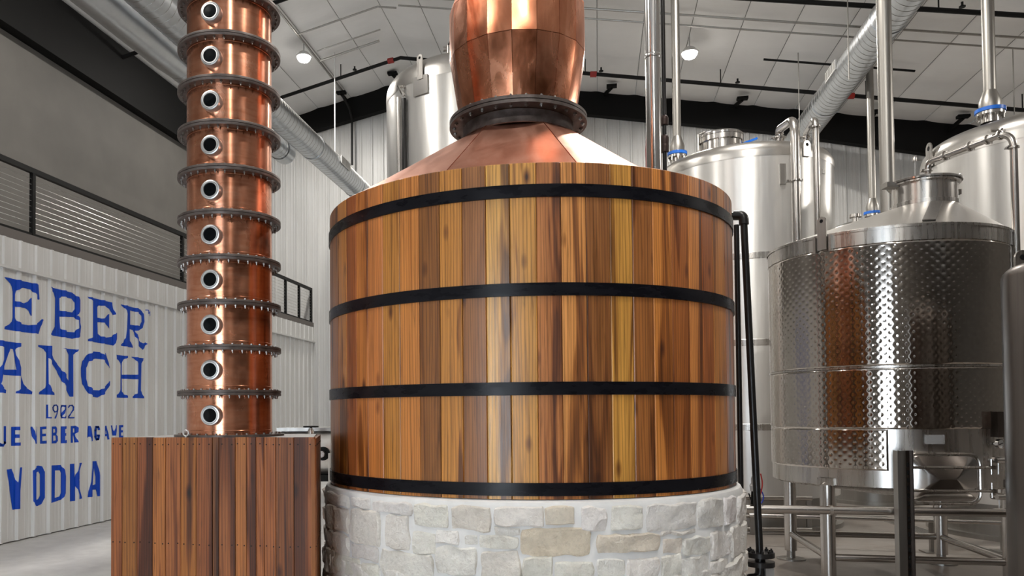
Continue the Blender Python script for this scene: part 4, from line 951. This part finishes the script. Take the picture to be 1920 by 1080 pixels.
t = thing('vent_fitting', 'small steel spray fitting on the cone lid left of the arched pipe', 'fitting', q); MB().tube([q, q + V((0, 0, .2))], .008, 8).build('stem', 'stainless', t); MB().lathe([(.0, 0), (.02, 0), (.02, .03), (.012, .05), (0, .05)], q + V((0, 0, .19)), 12).build('nozzle', 'stainless', t); MB().tube([q + V((0, 0, .2)), q + V((0, 0, .2)) + RT * .07], .006, 6).build('side_arm', 'stainless', t)

# dark tank cut by the right edge
TF = polar(42.05, 7.0); RF = .75; zF = zat(1882, 520, 5.63)
tf = thing('dark_tank', 'dark streaked steel tank cut off by the right edge', 'tank', (TF.x, TF.y, 0))
MB().lathe([(RF - .05, 0), (RF, .02), (RF, zF - .03)] + [(RF - .08 + .08 * math.cos(a), zF - .03 + .08 * math.sin(a)) for a in [PI / 2 * i / 6 for i in range(1, 7)]] + [(.4, zF + .12), (0, zF + .15)], TF, 96).build('shell', 'dark_steel', tf)  # dark reflection is put into the steel's base colour
a_ = cylhit(1889, 500, TF, RF)[0]; n2 = V((math.cos(a_), math.sin(a_), 0)); p = V((TF.x, TF.y, zF - .02)) + n2 * (RF - .06) + RT * .03
lug(tf, p, -FW, .17, .10, 'stainless')

# ------------------------------------------------------------------ rails and struts in front of the dimpled tank
def rail(label, a, b, r, mat='pipe_steel', clamps=()):
    t = thing('guard_pipe', label, 'pipe', a)
    MB().tube([a, b], r, 16).build('pipe', mat, t)
    for f_ in clamps: p = V(a).lerp(V(b), f_); MB().lathe([(r, -.014), (r + .009, -.012), (r + .009, .012), (r, .014)], p, 18, V(b) - V(a)).build('pipe_strap', 'stainless', t)
    return t
ra, rb_ = at(1399, 955, 7.0), at(1900, 961, 6.6); ra.z = rb_.z = (ra.z + rb_.z) / 2
rail('polished pipe running level in front of the dimpled tank legs, nearest of the pipes', ra, rb_, .036, clamps=(.33, .60, .98))
ra, rb_ = at(1405, 967, 9.7), at(1900, 980, 8.85); ra.z = rb_.z = (ra.z + rb_.z) / 2
rail('thin pipe running level behind the dimpled tank legs', ra, rb_, .022, 'pipe_steel', (.6,))
for u in (1748, 1882):
    a = at(u, 975, 9.15); t = thing('pipe_support', 'short floor post under the thin pipe, ' + ('between the tank legs' if u < 1800 else 'next to the dark tank'), 'post', (a.x, a.y, 0))
    MB().box(a.x - .03, a.x + .03, a.y - .03, a.y + .03, .015, a.z - .023).build('post', 'dull_steel', t, smooth=0); MB().box(a.x - .11, a.x + .11, a.y - .11, a.y + .11, 0, .015).build('foot_plate', 'dull_steel', t, smooth=0)
a = at(1697, 900, 6.66); zt = zat(1697, 845, 6.66)
t = thing('strut_post', 'slotted steel strut post standing in front of the dimpled tank', 'post', (a.x, a.y, 0)); c = V((a.x, a.y, 0))
MB().obox(c - RT * .028 + V((0, 0, zt / 2)), RT * .034, FW * .004, V((0, 0, zt / 2))).obox(c - RT * .060 + FW * .03 + V((0, 0, zt / 2)), RT * .003, FW * .03, V((0, 0, zt / 2))).build('flat_face', 'dull_steel', t, smooth=0)
MB().obox(c + RT * .034 + FW * .012 + V((0, 0, zt / 2)), RT * .026, FW * .004, V((0, 0, zt / 2))).obox(c + RT * .062 + FW * .0 + V((0, 0, zt / 2)), RT * .003, FW * .014, V((0, 0, zt / 2))).build('slotted_face', 'dark_steel', t, smooth=0)
z = .08
while z < zt - .06:
    MB().obox(c + RT * .03 + FW * .006 + V((0, 0, z)), RT * .008, FW * .0025, V((0, 0, .018))).build('slot', 'black_paint', t, smooth=0); z += .065
# black process pipe leaning beside the barrel, with its flange valve
p0 = at(1394, 404, 5.95); p1 = at(1425, 1048, 5.75); e0 = at(1366, 404, 6.0)
t = thing('black_pipe', 'black iron pipe with an elbow running down the right side of the wooden still', 'pipe', (p1.x, p1.y, 0))
MB().tube([p0, p1], .026, 16).build('pipe', 'black_pipe', t); MB().tube([e0, p0], .026, 14).build('inlet', 'black_pipe', t)
MB().tube(fillet([p0 - (p0 - e0).normalized() * .07, p0, p0 + (p1 - p0).normalized() * .07], .05, 6), .036, 14).build('elbow', 'black_pipe', t)
MB().lathe([(.0, -.05), (.10, -.05), (.10, -.015), (.03, -.015), (.03, .015), (.10, .015), (.10, .05), (0, .05)], p1, 28).build('valve_flange', 'black_pipe', t)
bm3 = hexbolt(.013, .016, 'flange_bolt', 'black_pipe')
for i in range(8): link('flange_bolt', bm3, t, p1 + V((.078 * math.cos(i * PI / 4), .078 * math.sin(i * PI / 4), .05)))
MB().tube(fillet([p1, p1 - V((0, 0, .14)), p1 - V((0, 0, .14)) - RT * .11, p1 - V((0, 0, .14)) - RT * .11 - V((0, 0, 1.0))], .07, 6), .036, 14).build('drop_leg', 'black_pipe', t)
MB().tube([p1 - V((0, 0, .12)), V((p1.x + .02, p1.y, 0))], .024, 12).build('stand', 'black_pipe', t); MB().obox(p1 - V((0, 0, .14)) + RT * .05, RT * .03, FW * .05, V((0, 0, .08))).build('actuator', 'grey_plate', t, smooth=0)
b = at(1385.5, 700, 6.35)
t = tag(MB().tube([V((b.x, b.y, 0)), V((b.x, b.y, zat(1384, 420, 6.35)))], .021, 14).build('black_pipe', 'black_pipe'), 'thin black pipe tight against the right edge of the wooden still', 'pipe')
# cable bundle by the pipe
for i, (mt, lb, q) in enumerate([('red_plastic', 'red wire', [(1426, 888), (1430, 905), (1427, 925), (1418, 945)]), ('blue_wire', 'blue wire', [(1424, 915), (1433, 930), (1428, 945), (1412, 950)]), ('black_paint', 'black cable', [(1404, 925), (1409, 940), (1416, 950), (1422, 952)])]):
    tag(MB().tube(fillet([at(u, v, 7.03 + .03 * i) for u, v in q], .05, 5), .006, 8).build('wire', mt), lb + ' looping down to the level pipe beside the still', 'wire', None)
a = at(1413, 910, 7.0); t = thing('junction_fitting', 'grey cable fitting with a black boot behind the black iron pipe', 'fitting', a)
MB().lathe([(0, -.05), (.03, -.05), (.035, .0), (.022, .02), (.022, .06), (.014, .08), (0, .08)], a, 14).build('gland', 'grey_plate', t); MB().tube([a - V((0, 0, .05)), a - V((0, 0, .17)) - RT * .01], .02, 10).build('boot', 'black_paint', t)
# trench drain
a, b = onz(1645, 968, 0), onz(1862, 1040, 0); d_ = (b - a).normalized(); s_ = V((-d_.y, d_.x, 0))
t = thing('trench_drain', 'long slotted steel drain grate in the floor behind the dimpled tank', 'drain', (a + b) / 2)
for o_ in (-.11, .11): MB().obox((a + b) / 2 + s_ * o_ + V((0, 0, .002)), d_ * ((b - a).length / 2), s_ * .012, V((0, 0, .004))).build('edge_bar', 'dull_steel', t, smooth=0)
for o_ in (-.075, -.045, -.015, .015, .045, .075): MB().obox((a + b) / 2 + s_ * o_ + V((0, 0, .002)), d_ * ((b - a).length / 2), s_ * .008, V((0, 0, .003))).build('grate_bar', 'dull_steel', t, smooth=0)
MB().obox((a + b) / 2 + V((0, 0, .0005)), d_ * ((b - a).length / 2), s_ * .1, V((0, 0, .0005))).build('drain_bed', 'black_paint', t, smooth=0)

# ------------------------------------------------------------------ things showing between the box and the still
hw = at(583, 800, 8.4); zr = hw.z - .18
c = V((hw.x, hw.y, 0)) + RT * .12
HD = V((c.x, c.y, 0)) + FW * .5
t = thing('receiver_tank', 'low grey horizontal receiver tank glimpsed between the plank box and the still', 'tank', (HD.x, HD.y, 0))
zc = zat(608, 848, 8.9)
MB().lathe([(0, -.62), (.16, -.60), (.24, -.52), (.25, -.45), (.25, .45), (.24, .52), (.16, .60), (0, .62)], V((HD.x, HD.y, zc)), 40, RT).build('shell', 'clad_steel', t)
MB().obox(V((HD.x, HD.y, zc + .262)), RT * .55, FW * .16, V((0, 0, .02))).build('top_shelf', 'dull_steel', t, smooth=0)
MB().obox(V((HD.x, HD.y, zc - .275)), RT * .6, FW * .2, V((0, 0, .035))).build('frame', 'black_steel', t, smooth=0)
for i in (-.5, .5):
    for j in (-.15, .15): q = V((HD.x, HD.y, 0)) + RT * i + FW * j; MB().box(q.x - .03, q.x + .03, q.y - .03, q.y + .03, 0, zc - .3).build('leg', 'black_steel', t, smooth=0)
q = V((HD.x, HD.y, zc)) - FW * .25 + RT * -.02; MB().tube([q + FW * .1, q - FW * .2], .035, 14).build('outlet_pipe', 'stainless', t); MB().lathe([(.035, 0), (.075, 0), (.075, .04), (.035, .04)], q - FW * .06, 20, FW).build('outlet_flange', 'black_steel', t)
t = thing('handwheel_valve', 'black handwheel valve standing up behind the plank box', 'valve', (hw.x, hw.y, zc + .25))
MB().tube([V((hw.x, hw.y, zc + .20)), hw], .012, 10).build('stem', 'black_steel', t); w_ = MB().lathe([(.066, -.008), (.082, -.008), (.082, .008), (.066, .008), (.066, -.008)], hw, 28).build('wheel', 'black_steel', t)
for i in range(3): a = i * 2 * PI / 3; MB().bar(hw, hw + V((.07 * math.cos(a), .07 * math.sin(a), 0)), .012, .008).build('spoke', 'black_steel', t, smooth=0)
MB().lathe([(.0, 0), (.035, 0), (.035, .05), (.02, .08), (0, .08)], V((hw.x, hw.y, zc + .20)), 14).build('bonnet', 'stainless', t)
q = at(619, 860, 7.6)
tag(MB().tube([V((q.x, q.y, 0)), V((q.x, q.y, zat(619, 850, 7.6)))], .018, 10).build('white_pipe', 'white_paint'), 'slim white pipe upright at the left edge of the still', 'pipe')
